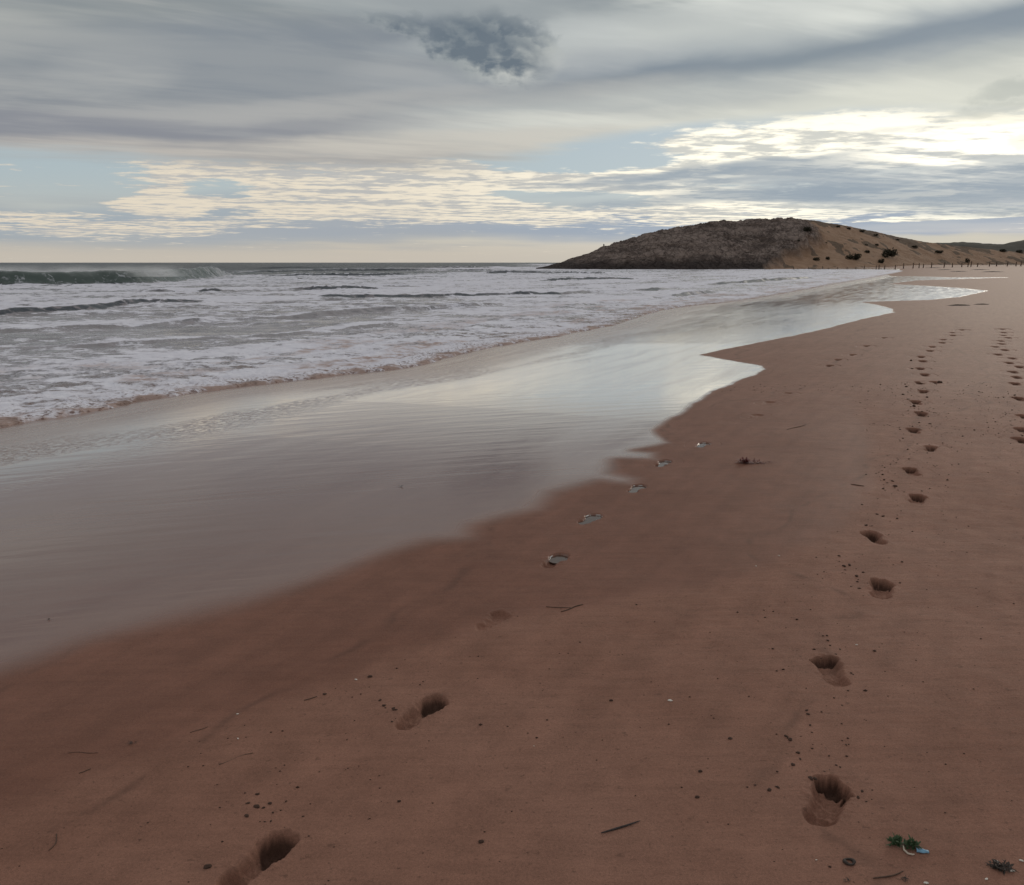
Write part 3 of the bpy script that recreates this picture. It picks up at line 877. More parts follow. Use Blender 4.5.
POOL = still_water('still pool water')
lz = float(ground(np.array([p_[0] for p_ in lagc]), np.array([p_[1] for p_ in lagc]))[0].max())
structure(sheet('lagoon', [tuple(p_) for p_ in lagc], lz + 0.03, POOL, 0.3))

# ----------------------------------------------------------------- footprints
ordinal = ['nearest', 'second', 'third', 'fourth', 'fifth', 'sixth', 'seventh', 'eighth', 'ninth', 'tenth', 'eleventh', 'twelfth', 'thirteenth', 'fourteenth',
           'fifteenth', 'sixteenth', 'seventeenth', 'eighteenth', 'nineteenth', 'twentieth', 'twenty-first', 'twenty-second', 'twenty-third', 'twenty-fourth']
trail_words = {'left': 'in the trail beside the wet sand', 'middle': 'in the middle trail up the dry sand', 'right': 'in the trail at the right edge'}
special = {('left', 0): 'deep footprint with dark toe hole at the bottom left, cut by the lower edge',
           ('left', 1): 'whole bare footprint with dark ball and heel, left of centre in the foreground',
           ('left', 2): 'shallow washed out footprint, heel and ball only, below the first water filled print',
           ('left', 3): 'footprint with a grey pool in its ball and a dark heel, nearest water filled one',
           ('left', 4): 'round water filled footprint with pale rim, second water filled one from the camera',
           ('left', 5): 'water filled footprint shining white, third water filled one, at the film tongue',
           ('left', 6): 'water filled footprint with white outline, fourth one, linked to the film by a streak',
           ('left', 7): 'small bright water filled footprint, farthest of the water filled ones',
           ('middle', 0): 'deepest footprint with two black toe holes, at the lower right near the green sprig',
           ('middle', 1): 'footprint with wide black toe hole and faint heel, above the deepest print on the right',
           ('middle', 2): 'footprint with ragged dark toe holes and smooth heel, third in the middle trail',
           ('middle', 3): 'round dark hole of a footprint, fourth in the middle trail'}


def relief(u, v, sd, dp, kind, ph):
    """depth of a bare foot pressed into sand; u forward, v to the foot's outer side"""
    v = v * sd
    j = 0.13 * fbm(u * 22 + ph, v * 22, 3) + 0.02 * fbm(u * 90 + ph, v * 90, 2)

    def blob(cu, cv, ru, rv, d, e0, e1):
        r = np.sqrt(((u - cu) / ru) ** 2 + ((v - cv) / rv) ** 2) + j
        return d * smooth(e1, e0, r)
    wide = 1.18 if kind == 'toes' else 1.0
    z = blob(-0.078, 0.0, 0.050, 0.040 * wide, 0.040, .5, 1.1)
    z = np.maximum(z, blob(-0.015, 0.006, 0.085, 0.038 * wide, 0.034, .5, 1.12))
    z = np.maximum(z, blob(0.045, 0.0, 0.055, 0.054, 0.042, .55, 1.1))
    hole = np.zeros_like(u)
    if kind in ('toes',):
        hole = blob(0.082, 0.004, 0.017, 0.046, 0.050, .55, 1.1)
        rs = np.random.default_rng(int(ph * 100))
        for cu_, cv_, ru_, rv_ in ((.094, -.030, .030, .023), (.100, -.004, .024, .018), (.092, .016, .021, .016), (.080, .033, .020, .016), (.064, .047, .018, .015)):
            hole = np.maximum(hole, blob(cu_ + rs.uniform(-.006, .006), cv_, ru_ * rs.uniform(.75, 1.1), rv_ * rs.uniform(.85, 1.25), rs.uniform(.050, .075), .6, 1.05))
    elif kind in ('plain', 'far'):
        hole = blob(0.066, 0.0, 0.058, 0.052, 0.062, .6, 1.05)
        z = np.maximum(z, blob(-0.082, 0.0, 0.045, 0.036, 0.036, .5, 1.08))
    elif kind == 'pool':
        z = np.maximum(z, blob(0.055, 0.0, 0.062, 0.050, 0.040, .75, 1.0))
    z = np.maximum(z, hole) * dp
    rim = 0.006 * np.exp(-((z - 0.0) / 0.004) ** 2) * np.exp(-(((u - 0.02) / 0.13) ** 2 + (v / 0.075) ** 2) ** 2) * min(dp, 1)
    crumb = 0.5 + fbm(u * 45 + ph, v * 45 + 3, 3)
    z = z - rim * np.clip(crumb, 0, 1.5)
    # broken floor and crumbling edge
    z = z + 0.16 * z * fbm(u * 75, v * 75 + ph, 3)
    return z, smooth(0.014, 0.034, hole * min(dp, 1.1) + 0.006 * fbm(u * 60, v * 60 + ph, 3))  # second value masks the shade painted into the hole


def tube(name, pts, radii, mat, sides=7, parent=None, at=None):
    """a bent tapering stem through pts"""
    pts = [Vector(p_) for p_ in pts]
    org = at if at is not None else pts[0]
    V, Fc = [], []
    for i, p_ in enumerate(pts):
        t_ = (pts[min(i + 1, len(pts) - 1)] - pts[max(i - 1, 0)]).normalized()
        a_ = t_.cross(Vector((0.13, 0.2, 1))).normalized(); b_ = t_.cross(a_)
        for k in range(sides):
            w = 2 * math.pi * k / sides
            V.append(p_ - org + (a_ * math.cos(w) + b_ * math.sin(w)) * radii[i])
    for i in range(len(pts) - 1):
        for k in range(sides):
            Fc.append((i * sides + k, i * sides + (k + 1) % sides, (i + 1) * sides + (k + 1) % sides, (i + 1) * sides + k))
    Fc.append(tuple(range(sides))[::-1]); Fc.append(tuple(range((len(pts) - 1) * sides, len(pts) * sides)))
    me = bpy.data.meshes.new(name); me.from_pydata(V, [], Fc)
    for f_ in me.polygons: f_.use_smooth = True
    me.materials.append(mat)
    o = bpy.data.objects.new(name, me); col.objects.link(o); o.location = org
    if parent:
        o.parent = parent; o.location = org - parent.location
    return o


RIM_GLINT = plain('pale rim glint', (0.62, 0.58, 0.56), 0.35, 0.2, 200, 0.5)  # pale colour standing in for sky glint on the pool rims
clod_spots = []
for (tname, k, px, py, (fx, fy, fu, fv), dp, sd, kind) in prints:
    dist = math.hypot(fx, fy)
    n = 120 if dist < 4 else 80 if dist < 7 else 44 if dist < 14 else 26
    scl = 1.04 if dist < 8 else 1.25
    uu = np.linspace(-1, 1, n); vv = np.linspace(-1, 1, int(n * 0.7))
    UU, VV = np.meshgrid(uu, vv, indexing='ij')
    # squash the square grid to an ellipse so that the rim is smooth
    ru = UU * np.sqrt(1 - VV ** 2 / 2); rv = VV * np.sqrt(1 - UU ** 2 / 2)
    ru, rv = ru.ravel(), rv.ravel()
    lu, lv = ru * PR, rv * PW
    wx = fx + lu * fu[0] + lv * fv[0]; wy = fy + lu * fu[1] + lv * fv[1]
    gzz, w_, d_ = ground(wx, wy)
    rho = np.hypot(ru, rv)
    kd = kind
    dep, hole_shade = relief(lu / scl, lv / scl, sd, dp, kd, k * 3.7 + len(tname))
    z = gzz - dep * smooth(0.95, 0.80, rho) + 0.0006 - 0.0013 * smooth(0.86, 1.0, rho)
    zc = float(ground(np.array([fx]), np.array([fy]))[0][0])
    Vp = np.stack([wx - fx, wy - fy, z - zc], -1)
    Fp = grid_faces(n, len(vv))[:, ::-1]
    lip = smooth(0.6, 0.2, np.abs(dep - 0.012 * dp) / 0.012) * smooth(1.35, 1.0, np.hypot((lu - .05) / .075, lv / .06)) if kind == 'pool' else np.zeros(len(wx))
    o = mesh_object('footprint', Vp, Fp, SAND, {'wet': np.maximum(w_, lip), 'damp': d_, 'shore': inland(wx, wy), 'hole_shade': hole_shade})
    o.location = (fx, fy, zc)
    lab = special.get((tname, k)) or '%s footprint from the camera %s' % (ordinal[k], trail_words[tname])
    if (tname, k) not in special:
        lab = ('faint ' if kind == 'faint' else 'small dark ') + lab
    tag(o, lab, 'footprint', 'bare footprints trailing along the beach')
    if kind == 'pool':
        lvl = -0.012 * dp - 0.002
        cu = 0.055 * scl
        pts = []
        for a in np.linspace(0, 2 * math.pi, 40)[:-1]:
            lu_, lv_ = (cu + 0.075 * scl * math.cos(a), 0.062 * scl * math.sin(a)) if k == 3 else (0.005 + 0.145 * scl * math.cos(a), 0.072 * scl * math.sin(a))
            pts.append((lu_ * fu[0] + lv_ * fv[0], lu_ * fu[1] + lv_ * fv[1]))
        wo = sheet('water', pts, lvl, POOL, 0.004); wo.parent = o
        ring_ = []
        for a in np.linspace(0, 2 * math.pi, 46)[:31] + 3.0 + .35 * k:
            q_ = (cu + 0.060 * scl * math.cos(a), 0.049 * scl * math.sin(a))
            ring_.append(Vector((fx + q_[0] * fu[0] + q_[1] * fv[0], fy + q_[0] * fu[1] + q_[1] * fv[1], zc + lvl + .001 + .003 * math.sin(3 * a))))
        tube('glint_rim', ring_, [.0010 + .0030 * abs(math.sin(.32 * i_ + k)) for i_ in range(len(ring_))], RIM_GLINT, 7, o)  # sky glint along the water's edge, modelled as a pale ring
    if kind in ('toes', 'plain', 'far') and dp > .55:
        clod_spots.append((tname, k, fx, fy, fu, fv, dist, lab))


# ----------------------------------------------------------------- small things
def gpoint(px, py):
    x, y = ground_hit(px, py)
    h = ground(np.array([x]), np.array([y]))[0][0]
    return Vector((x, y, float(h)))


def wander(a, b, n, amp, lift=0.003, seed=0):
    r = random.Random(seed)
    d = (b - a); s_ = Vector((-d.y, d.x, 0)).normalized() * d.length
    o1, o2 = r.uniform(-amp, amp), r.uniform(-amp, amp)
    out = []
    for i in range(n):
        t_ = i / (n - 1)
        p_ = a.lerp(b, t_) + s_ * (o1 * math.sin(t_ * math.pi) + o2 * math.sin(2 * t_ * math.pi))
        p_.z += lift
        out.append(p_)
    return out


BARK = plain('driftwood bark', (0.045, 0.034, 0.032), 0.8, 0.5, 120)
STEM = plain('dry stem', (0.09, 0.052, 0.036), 0.8, 0.4, 160)
WEED = plain('red seaweed', (0.12, 0.022, 0.020), 0.55, 0.5, 90, 0.5)
DARKWEED = plain('dark drift weed', (0.045, 0.032, 0.026), 0.7, 0.5, 110)
SHELL = plain('shell white', (0.72, 0.66, 0.58), 0.5, 0.2, 90, 0.5)
LEAF = plain('sprig green', (0.050, 0.085, 0.036), 0.6, 0.4, 90)
ROOT = plain('pale root', (0.55, 0.47, 0.38), 0.7, 0.2, 90)
BLUE = plain('blue plastic', (0.17, 0.33, 0.46), 0.35, 0.15, 60, 0.5)
CLOD = plain('moist sand', (0.062, 0.034, 0.025), 0.9, 0.4, 200, 0.2)
WOOD = plain('weathered post wood', (0.10, 0.065, 0.048), 0.9, 0.4, 8)
ROPE = plain('rope', (0.16, 0.11, 0.08), 0.95, 0.3, 30)
SCRUB = plain('scrub leaves', (0.040, 0.036, 0.024), 0.85, 0.7, 1.6, 0.1)
STONE = plain('marker stone', (0.10, 0.085, 0.078), 0.95, 0.4, 6, 0.1)

# twigs and stems lying on the sand : photo ends, radius, label
a, b = gpoint(601, 836), gpoint(640, 824)
pts = wander(a, b, 9, 0.02, 0.004, 3)
tag(tube('twig', pts, [.0014, .0024, .0026, .0031, .0029, .0027, .0025, .002, .001], BARK, 8), 'straight dark twig lying alone on the sand at the bottom centre', 'twig', 'twigs and stems on the sand')
for (p0, p1, r_, bend, mat, lab) in (
        ((546, 607), (572, 608.5), .0022, .03, STEM, 'long thin stem of the forked pair right of the washed out print'),
        ((561, 612.5), (583, 605), .0030, .05, STEM, 'short thicker stem of the forked pair right of the washed out print'),
        ((219, 766), (253, 754), .0016, .10, STEM, 'thin curved stem above the bottom left footprint'),
        ((304, 700.5), (317, 696.5), .0022, .06, STEM, 'short dark stem left of the whole footprint'),
        ((68, 753.5), (98, 753), .0012, .04, STEM, 'pale straw lying on the damp sand at the far left'),
        ((79, 774), (91, 769.5), .0016, .06, STEM, 'tiny bent stem below the pale straw at the far left'),
        ((49, 853), (57, 836), .0016, .15, STEM, 'curved stem near the bottom left corner'),
        ((851, 484.5), (864, 486.5), .0035, .04, STEM, 'little dark stick left of the fifth print of the middle trail'),
        ((873, 881), (903, 872), .0020, .08, STEM, 'thin branching stem at the bottom edge below the green sprig'),
        ((190, 733), (208, 727), .0014, .05, STEM, 'hair thin stem upper left of the thin curved stem'),
        ((787, 430), (806, 424.5), .0030, .06, STEM, 'thin stick far up the damp sand below the faint prints')):
    a, b = gpoint(*p0), gpoint(*p1)
    n_ = 8
    rr = [r_ * (0.55 + 0.45 * math.sin(math.pi * (k + .6) / n_)) for k in range(n_)]
    tag(tube('stem', wander(a, b, n_, bend, r_ * .6, int(p0[0])), rr, mat, 6), lab, 'stem', 'twigs and stems on the sand')


def leaf_cluster(name, n, mat, size, blade, seed, up=0.4, parent=None, loc=None, flat=1.0):
    """many narrow folded blades round a centre"""
    r = random.Random(seed)
    V, Fc = [], []
    for i in range(n):
        c_ = Vector((max(-.7, min(.7, r.gauss(0, .36))) * size, max(-.45, min(.45, r.gauss(0, .22))) * size, abs(r.gauss(0, size * .18)) * flat + 0.003))
        d = Vector((r.uniform(-1, 1), r.uniform(-1, 1), r.uniform(-.1, up))).normalized()
        w = d.cross(Vector((r.uniform(-.3, .3), r.uniform(-.3, .3), 1))).normalized()
        L_ = blade * r.uniform(.6, 1.3); W_ = blade * r.uniform(.10, .2)
        k = len(V)
        nrm = d.cross(w)
        V += [c_, c_ + d * L_ * .5 + w * W_ + nrm * W_ * .5, c_ + d * L_ - Vector((0, 0, L_ * .15)), c_ + d * L_ * .5 - w * W_ + nrm * W_ * .5]
        Fc += [(k, k + 1, k + 2), (k, k + 2, k + 3)]
    for v in V:
        v.z = max(v.z, 0.0008)
    me = bpy.data.meshes.new(name); me.from_pydata(V, [], Fc); me.materials.append(mat)
    o = bpy.data.objects.new(name, me); col.objects.link(o)
    if loc is not None: o.location = loc
    if parent: o.parent = parent
    return o


# green sprig with its pale root
g = gpoint(907, 850)
sp_ = bpy.data.objects.new('sprig', None); col.objects.link(sp_); sp_.location = g; sp_.scale = (.9, .9, .9)
tag(sp_, 'little green leafy sprig with a curved white root at the bottom right', 'sprig')
for (dx_, dy_, sd_, n_) in ((-.026, .018, 5, 120), (.016, .006, 8, 130)):
    leaf_cluster('leaves', n_, LEAF, .026, .020, sd_, 1.2, sp_, (dx_, dy_, 0.002))
tube('stem', [g + Vector(v_) for v_ in ((-.036, .028, .004), (-.012, .010, .010), (.004, -.004, .008), (.026, .004, .008))], [.0012, .0018, .0018, .001], STEM, 6, sp_)
tube('root', [g + Vector(v_) for v_ in ((-.010, .006, .008), (-.016, -.012, .006), (-.010, -.026, .004), (.002, -.030, .004), (.010, -.027, .003))], [.0016, .0028, .0030, .0026, .001], ROOT, 8, sp_)

# scrap of blue plastic : a crumpled half tube
g = gpoint(922, 853.5)
V, Fc = [], []
nu, nv = 14, 12
for i in range(nu):
    for j in range(nv):
        u_ = i / (nu - 1) - .5; w = (j / (nv - 1) - .5) * 2.9
        rr = .0062 * (1.15 - .45 * u_) + .0012 * math.sin(9 * u_ + 3 * w)
        V.append((u_ * .032, rr * math.sin(w), max(.0008, rr * math.cos(w) * .9 + .001)))
Fc = [(i * nv + j, (i + 1) * nv + j, (i + 1) * nv + j + 1, i * nv + j + 1) for i in range(nu - 1) for j in range(nv - 1)]
o = mesh_object('plastic_scrap', V, Fc, BLUE); o.location = g; o.rotation_euler = (0, 0, math.radians(-12))
so_ = o.modifiers.new('thickness', 'SOLIDIFY'); so_.thickness = .0012
tag(o, 'small pale blue plastic scrap lying against the green sprig', 'plastic scrap')

# dark ring
g = gpoint(849, 865.5)
V, Fc = [], []
for i in range(36):
    for j in range(10):
        A_, B_ = 2 * math.pi * i / 36, 2 * math.pi * j / 10
        rt = .0034 * (1 + .25 * math.sin(2 * A_ + 1)) ; R_ = .0105 * (1 + .06 * math.sin(3 * A_))
        V.append(((R_ + rt * math.cos(B_)) * math.cos(A_) * 1.2, (R_ + rt * math.cos(B_)) * math.sin(A_), rt * math.sin(B_) + .0035))
Fc = [(i * 10 + j, ((i + 1) % 36) * 10 + j, ((i + 1) % 36) * 10 + (j + 1) % 10, i * 10 + (j + 1) % 10) for i in range(36) for j in range(10)]
o = mesh_object('ring_weed', V, Fc, DARKWEED); o.location = g
tag(o, 'small dark ring lying flat on the sand left of the green sprig', 'weed ring')

# seaweed scraps
for k, (px, py, sz, n_, mat, lab, nm) in enumerate((
        (746, 463.5, .10, 90, WEED, 'largest dark red seaweed scrap on the damp sand below the fading prints', 'seaweed'),
        (759, 463.8, .06, 40, WEED, 'middle one of the three dark red seaweed scraps on the damp sand', 'seaweed'),
        (769, 463, .035, 22, WEED, 'smallest dark red seaweed scrap, right end of its row', 'seaweed'),
        (1000, 870, .036, 120, DARKWEED, 'dark tangle of drift weed in the bottom right corner', 'drift_weed'),
        (905, 881, .016, 30, DARKWEED, 'small dark weed lump at the bottom edge below the green sprig', 'drift_weed'),
        (846, 884, .014, 26, DARKWEED, 'small dark weed lump at the bottom edge below the dark ring', 'drift_weed'),
        (131, 744, .02, 26, DARKWEED, 'little dark weed tuft on the damp sand at the far left', 'drift_weed'),
        (401, 487, .03, 24, DARKWEED, 'dark weed scrap lying in the wet film left of the water filled prints', 'drift_weed'),
        (49, 620, .014, 24, DARKWEED, 'dark weed scrap lying in the grey wet film at the left edge', 'drift_weed'),
        (960, 305.5, .42, 90, DARKWEED, 'wide dark weed clump in the drift line beyond the right hand prints', 'drift_weed'),
        (982, 304.5, .28, 60, DARKWEED, 'smaller weed clump right of the wide one in the drift line', 'drift_weed'),
        (934, 267.9, 2.4, 120, DARKWEED, 'dark weed bank on the far beach, left end of its row', 'drift_weed'),
        (945, 269.8, 1.8, 80, DARKWEED, 'weed clump on the far beach just right of the left weed bank', 'drift_weed'),
        (959, 271.6, 1.6, 90, DARKWEED, 'blackest weed clump on the far beach, in the middle of its row', 'drift_weed'),
        (980, 269.8, 2.0, 120, DARKWEED, 'weed clump on the far beach below the lagoon', 'drift_weed'),
        (993, 272, 1.8, 90, DARKWEED, 'weed clump on the far beach, right end of its row', 'drift_weed'))):
    if sz < .2:
        o = leaf_cluster(nm, n_, mat, sz, sz * .45, 40 + k, .6, None, gpoint(px, py), .45)
    else:                                        # a low matted heap of weed thrown up by the sea
        nu, nv = 70, 34
        uu, vv = np.meshgrid(np.linspace(-1, 1, nu), np.linspace(-1, 1, nv), indexing='ij')
        hh = np.clip(1 - np.hypot(uu, vv) ** 1.5 + .5 * fbm(uu * 3.1 + k, vv * 2.3, 4, .65), -.12, 2)
        V = np.stack([uu * sz, vv * sz * .5, np.where(hh > 0, hh, hh) * min(.12, .02 + .04 * sz)], -1).reshape(-1, 3)
        o = mesh_object(nm, V, grid_faces(nu, nv)[:, ::-1], mat, smoothed=False); o.location = gpoint(px, py)
    tag(o, lab, 'seaweed', 'seaweed scraps on the beach')

# shell fragments
for k, (px, py, w_, lab) in enumerate((
        (670, 702, .020, 'white oblong shell fragment alone in the middle of the dry sand'),
        (356, 680, .013, 'white shell bit above the whole left footprint'),
        (237.5, 714, .010, 'white shell bit left of the whole footprint, upper of two'),
        (238, 739.5, .009, 'white shell bit left of the whole footprint, lower of two'),
        (856.5, 646, .012, 'white shell bit right of the second print of the middle trail'),
        (779, 555.5, .012, 'tiny pale shell glinting left of the round dark print hole'),
        (756, 565.5, .012, 'tiny pale shell on the damp edge, left of the other glint'),
        (816, 863.5, .006, 'tiny white shell bit left of the dark ring'),
        (534, 748, .005, 'tiny pale shell bit in the lower middle of the sand'),
        (926, 884, .014, 'white shell bit at the bottom edge below the blue scrap'),
        (996, 863.5, .014, 'white shell sliver on top of the corner weed tangle'),
        (1021, 863, .013, 'white shell bit at the right edge beside the weed tangle'),
        (1012, 873.5, .013, 'round pale shell in front of the corner weed tangle'),
        (986, 882, .011, 'pale shell bit at the bottom edge left of the weed tangle'))):
    g = gpoint(px, py)
    V, Fc = [], []
    for i in range(7):
        for j in range(12):
            r_ = i / 6; a_ = 2 * math.pi * j / 12
            fl = 1 + .10 * math.cos(5 * a_ + k)
            V.append((w_ * .5 * r_ * fl * math.cos(a_), w_ * .26 * r_ * fl * math.sin(a_), w_ * .2 * (1 - r_ * r_) + .0015 + .0005 * math.cos(6 * a_) * r_))
    Fc = [(i * 12 + j, (i + 1) * 12 + j, (i + 1) * 12 + (j + 1) % 12, i * 12 + (j + 1) % 12) for i in range(6) for j in range(12)]
    o = mesh_object('shell', V, Fc, SHELL); o.location = g; o.rotation_euler = (0, 0, random.uniform(-.7, .7))
    m_ = o.modifiers.new('thickness', 'SOLIDIFY'); m_.thickness = .0012
    tag(o, lab, 'shell', 'broken shells on the sand')

# clods of moist sand kicked out of the prints
def clod_mesh(seed):
    import bmesh
    bm = bmesh.new(); bmesh.ops.create_icosphere(bm, subdivisions=2, radius=1.0)
    r = random.Random(seed); ph = [r.uniform(0, 6) for _ in range(6)]
    for v in bm.verts:
        c_ = v.co
        f_ = 1 + .22 * math.sin(2.3 * c_.x + ph[0]) * math.sin(2.9 * c_.y + ph[1]) + .16 * math.sin(5 * c_.z + ph[2]) * math.sin(4.4 * c_.x + ph[3]) + .10 * r.uniform(-1, 1)
        v.co = Vector((c_.x * f_ * 1.25, c_.y * f_, c_.z * f_ * .7 + .35))
    me = bpy.data.meshes.new('sand_clod'); bm.to_mesh(me); bm.free(); me.materials.append(CLOD)
    return me


CL = [clod_mesh(k) for k in range(6)]
clods = [
    ('dark crumb of sand between the first two prints of the middle trail', 'a', ((806.5, 711.5, .006), (808, 715.4, .008), (810, 726.5, .006), (834, 699, .005), (812, 734, .004), (842, 742, .004), (829, 757, .005), (846, 746, .004), (806, 690, .004), (842, 706, .004))),
    ('dark crumb of sand left of the deepest print in the foreground', 'b', ((785.8, 738.4, .008), (790, 742, .009), (787.5, 740, .006), (797.7, 755, .008), (792.7, 767, .009), (777, 774, .005), (769, 792.5, .010), (777.4, 789.7, .007), (800, 761, .005), (755, 788, .005), (747, 790, .004))),
    ('dark crumb of sand on the rim of the deepest print in the foreground', 'c', ((810.7, 780.9, .010), (815, 781, .007), (824, 774, .006), (829, 772, .005), (836, 767, .006), (840, 769, .005), (862, 793, .006), (866, 803, .004), (858, 799, .007))),
    ('dark crumb of sand beside the second print of the middle trail', 'd', ((851, 674.7, .007), (853, 676, .005), (821, 659, .005), (836, 655, .006), (828, 641, .007), (827, 636, .006), (830, 646, .005), (840, 650, .005), (825, 649, .004))),
    ('dark crumb of sand left of the third print of the middle trail', 'e', ((844, 567, .012), (849.5, 566, .013), (839, 557, .009), (856.5, 578, .012), (859, 589.7, .008), (863, 574, .009), (851, 588, .007), (868, 585, .007), (845, 571, .007))),
    ('dark crumb of sand above the round dark print hole', 'f', ((877, 515, .010), (883, 517, .012), (866, 526, .012), (897, 519, .009), (901, 512, .006), (862, 505, .008), (890, 522, .006))),
    ('dark crumb of sand upper left of the fifth print of the middle trail', 'g', ((895, 486.6, .016), (892.5, 481.6, .013), (884, 480.5, .011), (887, 483, .008), (904, 492, .008), (898, 490.5, .007), (876, 474, .008), (866, 475, .009))),
    ('dark crumb of sand above the bottom left footprint', 'h', ((257.6, 795.7, .007), (256.8, 808, .012), (246.8, 817.6, .009), (270, 804.4, .008), (248, 805, .006), (245, 794, .004), (263.5, 809, .006), (273, 814, .005), (271, 823, .006), (265, 823.5, .004), (286, 802, .004))),
    ('dark crumb of sand left of the whole left footprint', 'i', ((380, 701.6, .008), (384, 707, .009), (385.5, 709, .005), (395, 711, .010), (393.5, 709.5, .008), (392, 722, .006))),
    ('dark crumb of sand beside the row of far prints in the middle trail', 'j', ((903, 439, .014), (906, 387, .02), (905, 384.5, .016), (911, 361, .03), (912, 369, .03), (940, 383, .04), (914, 407, .03), (919, 423, .015), (908, 400, .02), (930, 424, .018), (903, 395, .02), (927, 398, .02), (900, 430, .012)))]
for lab, _, sp_l in clods:
    for (px, py, r_) in sp_l:
        o = bpy.data.objects.new('sand_clod', random.choice(CL)); col.objects.link(o)
        o.location = gpoint(px, py) ; r_ *= .72; o.scale = (r_ * random.uniform(.8, 1.3), r_ * random.uniform(.8, 1.1), r_ * random.uniform(.5, .9)); o.rotation_euler = (0, 0, random.uniform(0, 6.28))
        tag(o, lab, 'sand clod', lab.replace('crumb', 'crumbs'))
# a few single lumps
for px, py, r_, lab in ((207.8, 869.5, .009, 'single dark sand lump left of the bottom left footprint'), (370, 677, .008, 'single dark sand lump right of the white shell bit above the whole footprint'),
                        (399, 802, .005, 'single dark speck of sand below the whole left footprint'), (324.5, 694, .006, 'single dark sand lump right of the short dark stem'),
                        (481, 843, .007, 'single dark speck left of the straight twig at the bottom'), (700, 773, .006, 'single dark speck upper right of the straight twig'),
                        (697, 800, .006, 'single dark speck right of the straight twig'), (730, 740, .006, 'single dark speck in the lower right middle of the sand'), (611, 701, .006, 'flat dark speck left of the white oblong shell')):
    o = bpy.data.objects.new('sand_clod', random.choice(CL)); col.objects.link(o)
    o.location = gpoint(px, py); o.scale = (r_, r_, r_ * .7)
    tag(o, lab, 'sand clod')

# fine crumbs nobody could count, strewn over the dry sand
V, Fc = [], []
cc = 0
oct_ = np.array([(1, 0, 0), (-1, 0, 0), (0, 1, 0), (0, -1, 0), (0, 0, 1), (0, 0, -.3)], float)
octf = np.array([(0, 2, 4), (2, 1, 4), (1, 3, 4), (3, 0, 4), (2, 0, 5), (1, 2, 5), (3, 1, 5), (0, 3, 5)])
cx, cy_, cr_ = [], [], []
for (_, _, fx, fy, fu, fv, dist, _) in clod_spots:
    if dist > 12: continue
    for _ in range(34):
        cx.append(fx + fu[0] * rng.normal(.22, .22) + fv[0] * rng.normal(-.05, .16)); cy_.append(fy + fu[1] * rng.normal(.22, .22) + fv[1] * rng.normal(-.05, .16)); cr_.append(abs(rng.normal(.0018, .0012)) * (1 + dist / 6))
for _ in range(5200):
    x_, y_ = rng.uniform(-2, 6.5), rng.uniform(1.2, 11)
    cx.append(x_); cy_.append(y_); cr_.append(abs(rng.normal(.0012, .0009)) * (1 + y_ / 6))
cx = np.array(cx); cy_ = np.array(cy_); cr_ = np.array(cr_)
h_, w_, d_ = ground(cx, cy_)
keep = (d_ < .6) & (w_ < .05)
for (_, _, px, py, (fx, fy, fu, fv), dp, sd, kind) in prints:
    keep &= ~(((cx - fx) ** 2 + (cy_ - fy) ** 2) < .10 ** 2)
cx, cy_, cr_, h_ = cx[keep], cy_[keep], cr_[keep], h_[keep]
VV_ = np.concatenate([np.stack([cx + cr_ * o_[0] * 1.2, cy_ + cr_ * o_[1], h_ + cr_ * (o_[2] * .8 + .1)], -1)[:, None] for o_ in oct_], 1).reshape(-1, 3)
FF_ = (np.arange(len(cx))[:, None, None] * 6 + octf[None]).reshape(-1, 3)
tag(mesh_object('sand_crumbs', VV_, FF_, CLOD), 'fine dark sand crumbs strewn thinly over the dry sand', 'sand crumbs', None, 'stuff')

# ----------------------------------------------------------------- fence of posts at the dune foot
posts = [793.8, 797.9, 808.6, 815.7, 822.9, 828.8, 837.9, 847.4, 856.2, 864.5, 876.4, 879.3, 884.8, 895.5, 903.8, 913.3, 919.3, 923.6, 931.7, 944.3, 952.6, 962, 968, 971, 977.6, 989.5, 996.7, 1007.4, 1016, 1021]
fen = bpy.data.objects.new('post_fence', None); col.objects.link(fen)
xy = []
for k, px in enumerate(posts):
    d = ray(px, 264.9); Yd = 243 + 5 * math.sin(k * .35)
    x_ = d[0] / d[1] * Yd
    z_ = float(ground(np.array([x_]), np.array([Yd]))[0][0])
    xy.append((x_, Yd, z_))
fen.location = xy[0]
tag(fen, 'low fence of thin dark wooden posts along the foot of the dune', 'fence')
prev = None
for k, (x_, y_, z_) in enumerate(xy):
    hgt = random.uniform(1.15, 1.75)
    base = Vector((x_, y_, z_ - .2)); lean = Vector((random.uniform(-.08, .08), random.uniform(-.08, .08), hgt + .2))
    tube('post', [base, base + lean * .5, base + lean], [.15, .14, .12], WOOD, 7, fen)
    top_ = base + lean * .75
    if prev is not None:
        tube('rope', [prev, prev.lerp(top_, .5) - Vector((0, 0, .12)), top_], [.03, .03, .03], ROPE, 5, fen)
    prev = top_

# ----------------------------------------------------------------- marker on the headland
x_, y_, z_ = headland_point(603.5, 1.0)
mk = []
for k in range(6):
    t_ = k / 5
    mk.append(Vector((x_, y_, z_ - .6)) + Vector((.08 * math.sin(k * 2.1), .06 * math.cos(k * 1.7), t_ * 1.75)))
tag(tube('marker_stone', mk, [.40, .36, .32, .30, .26, .16], STONE, 9), 'small dark upright stone standing on the left ridge of the rocky headland', 'marker stone')

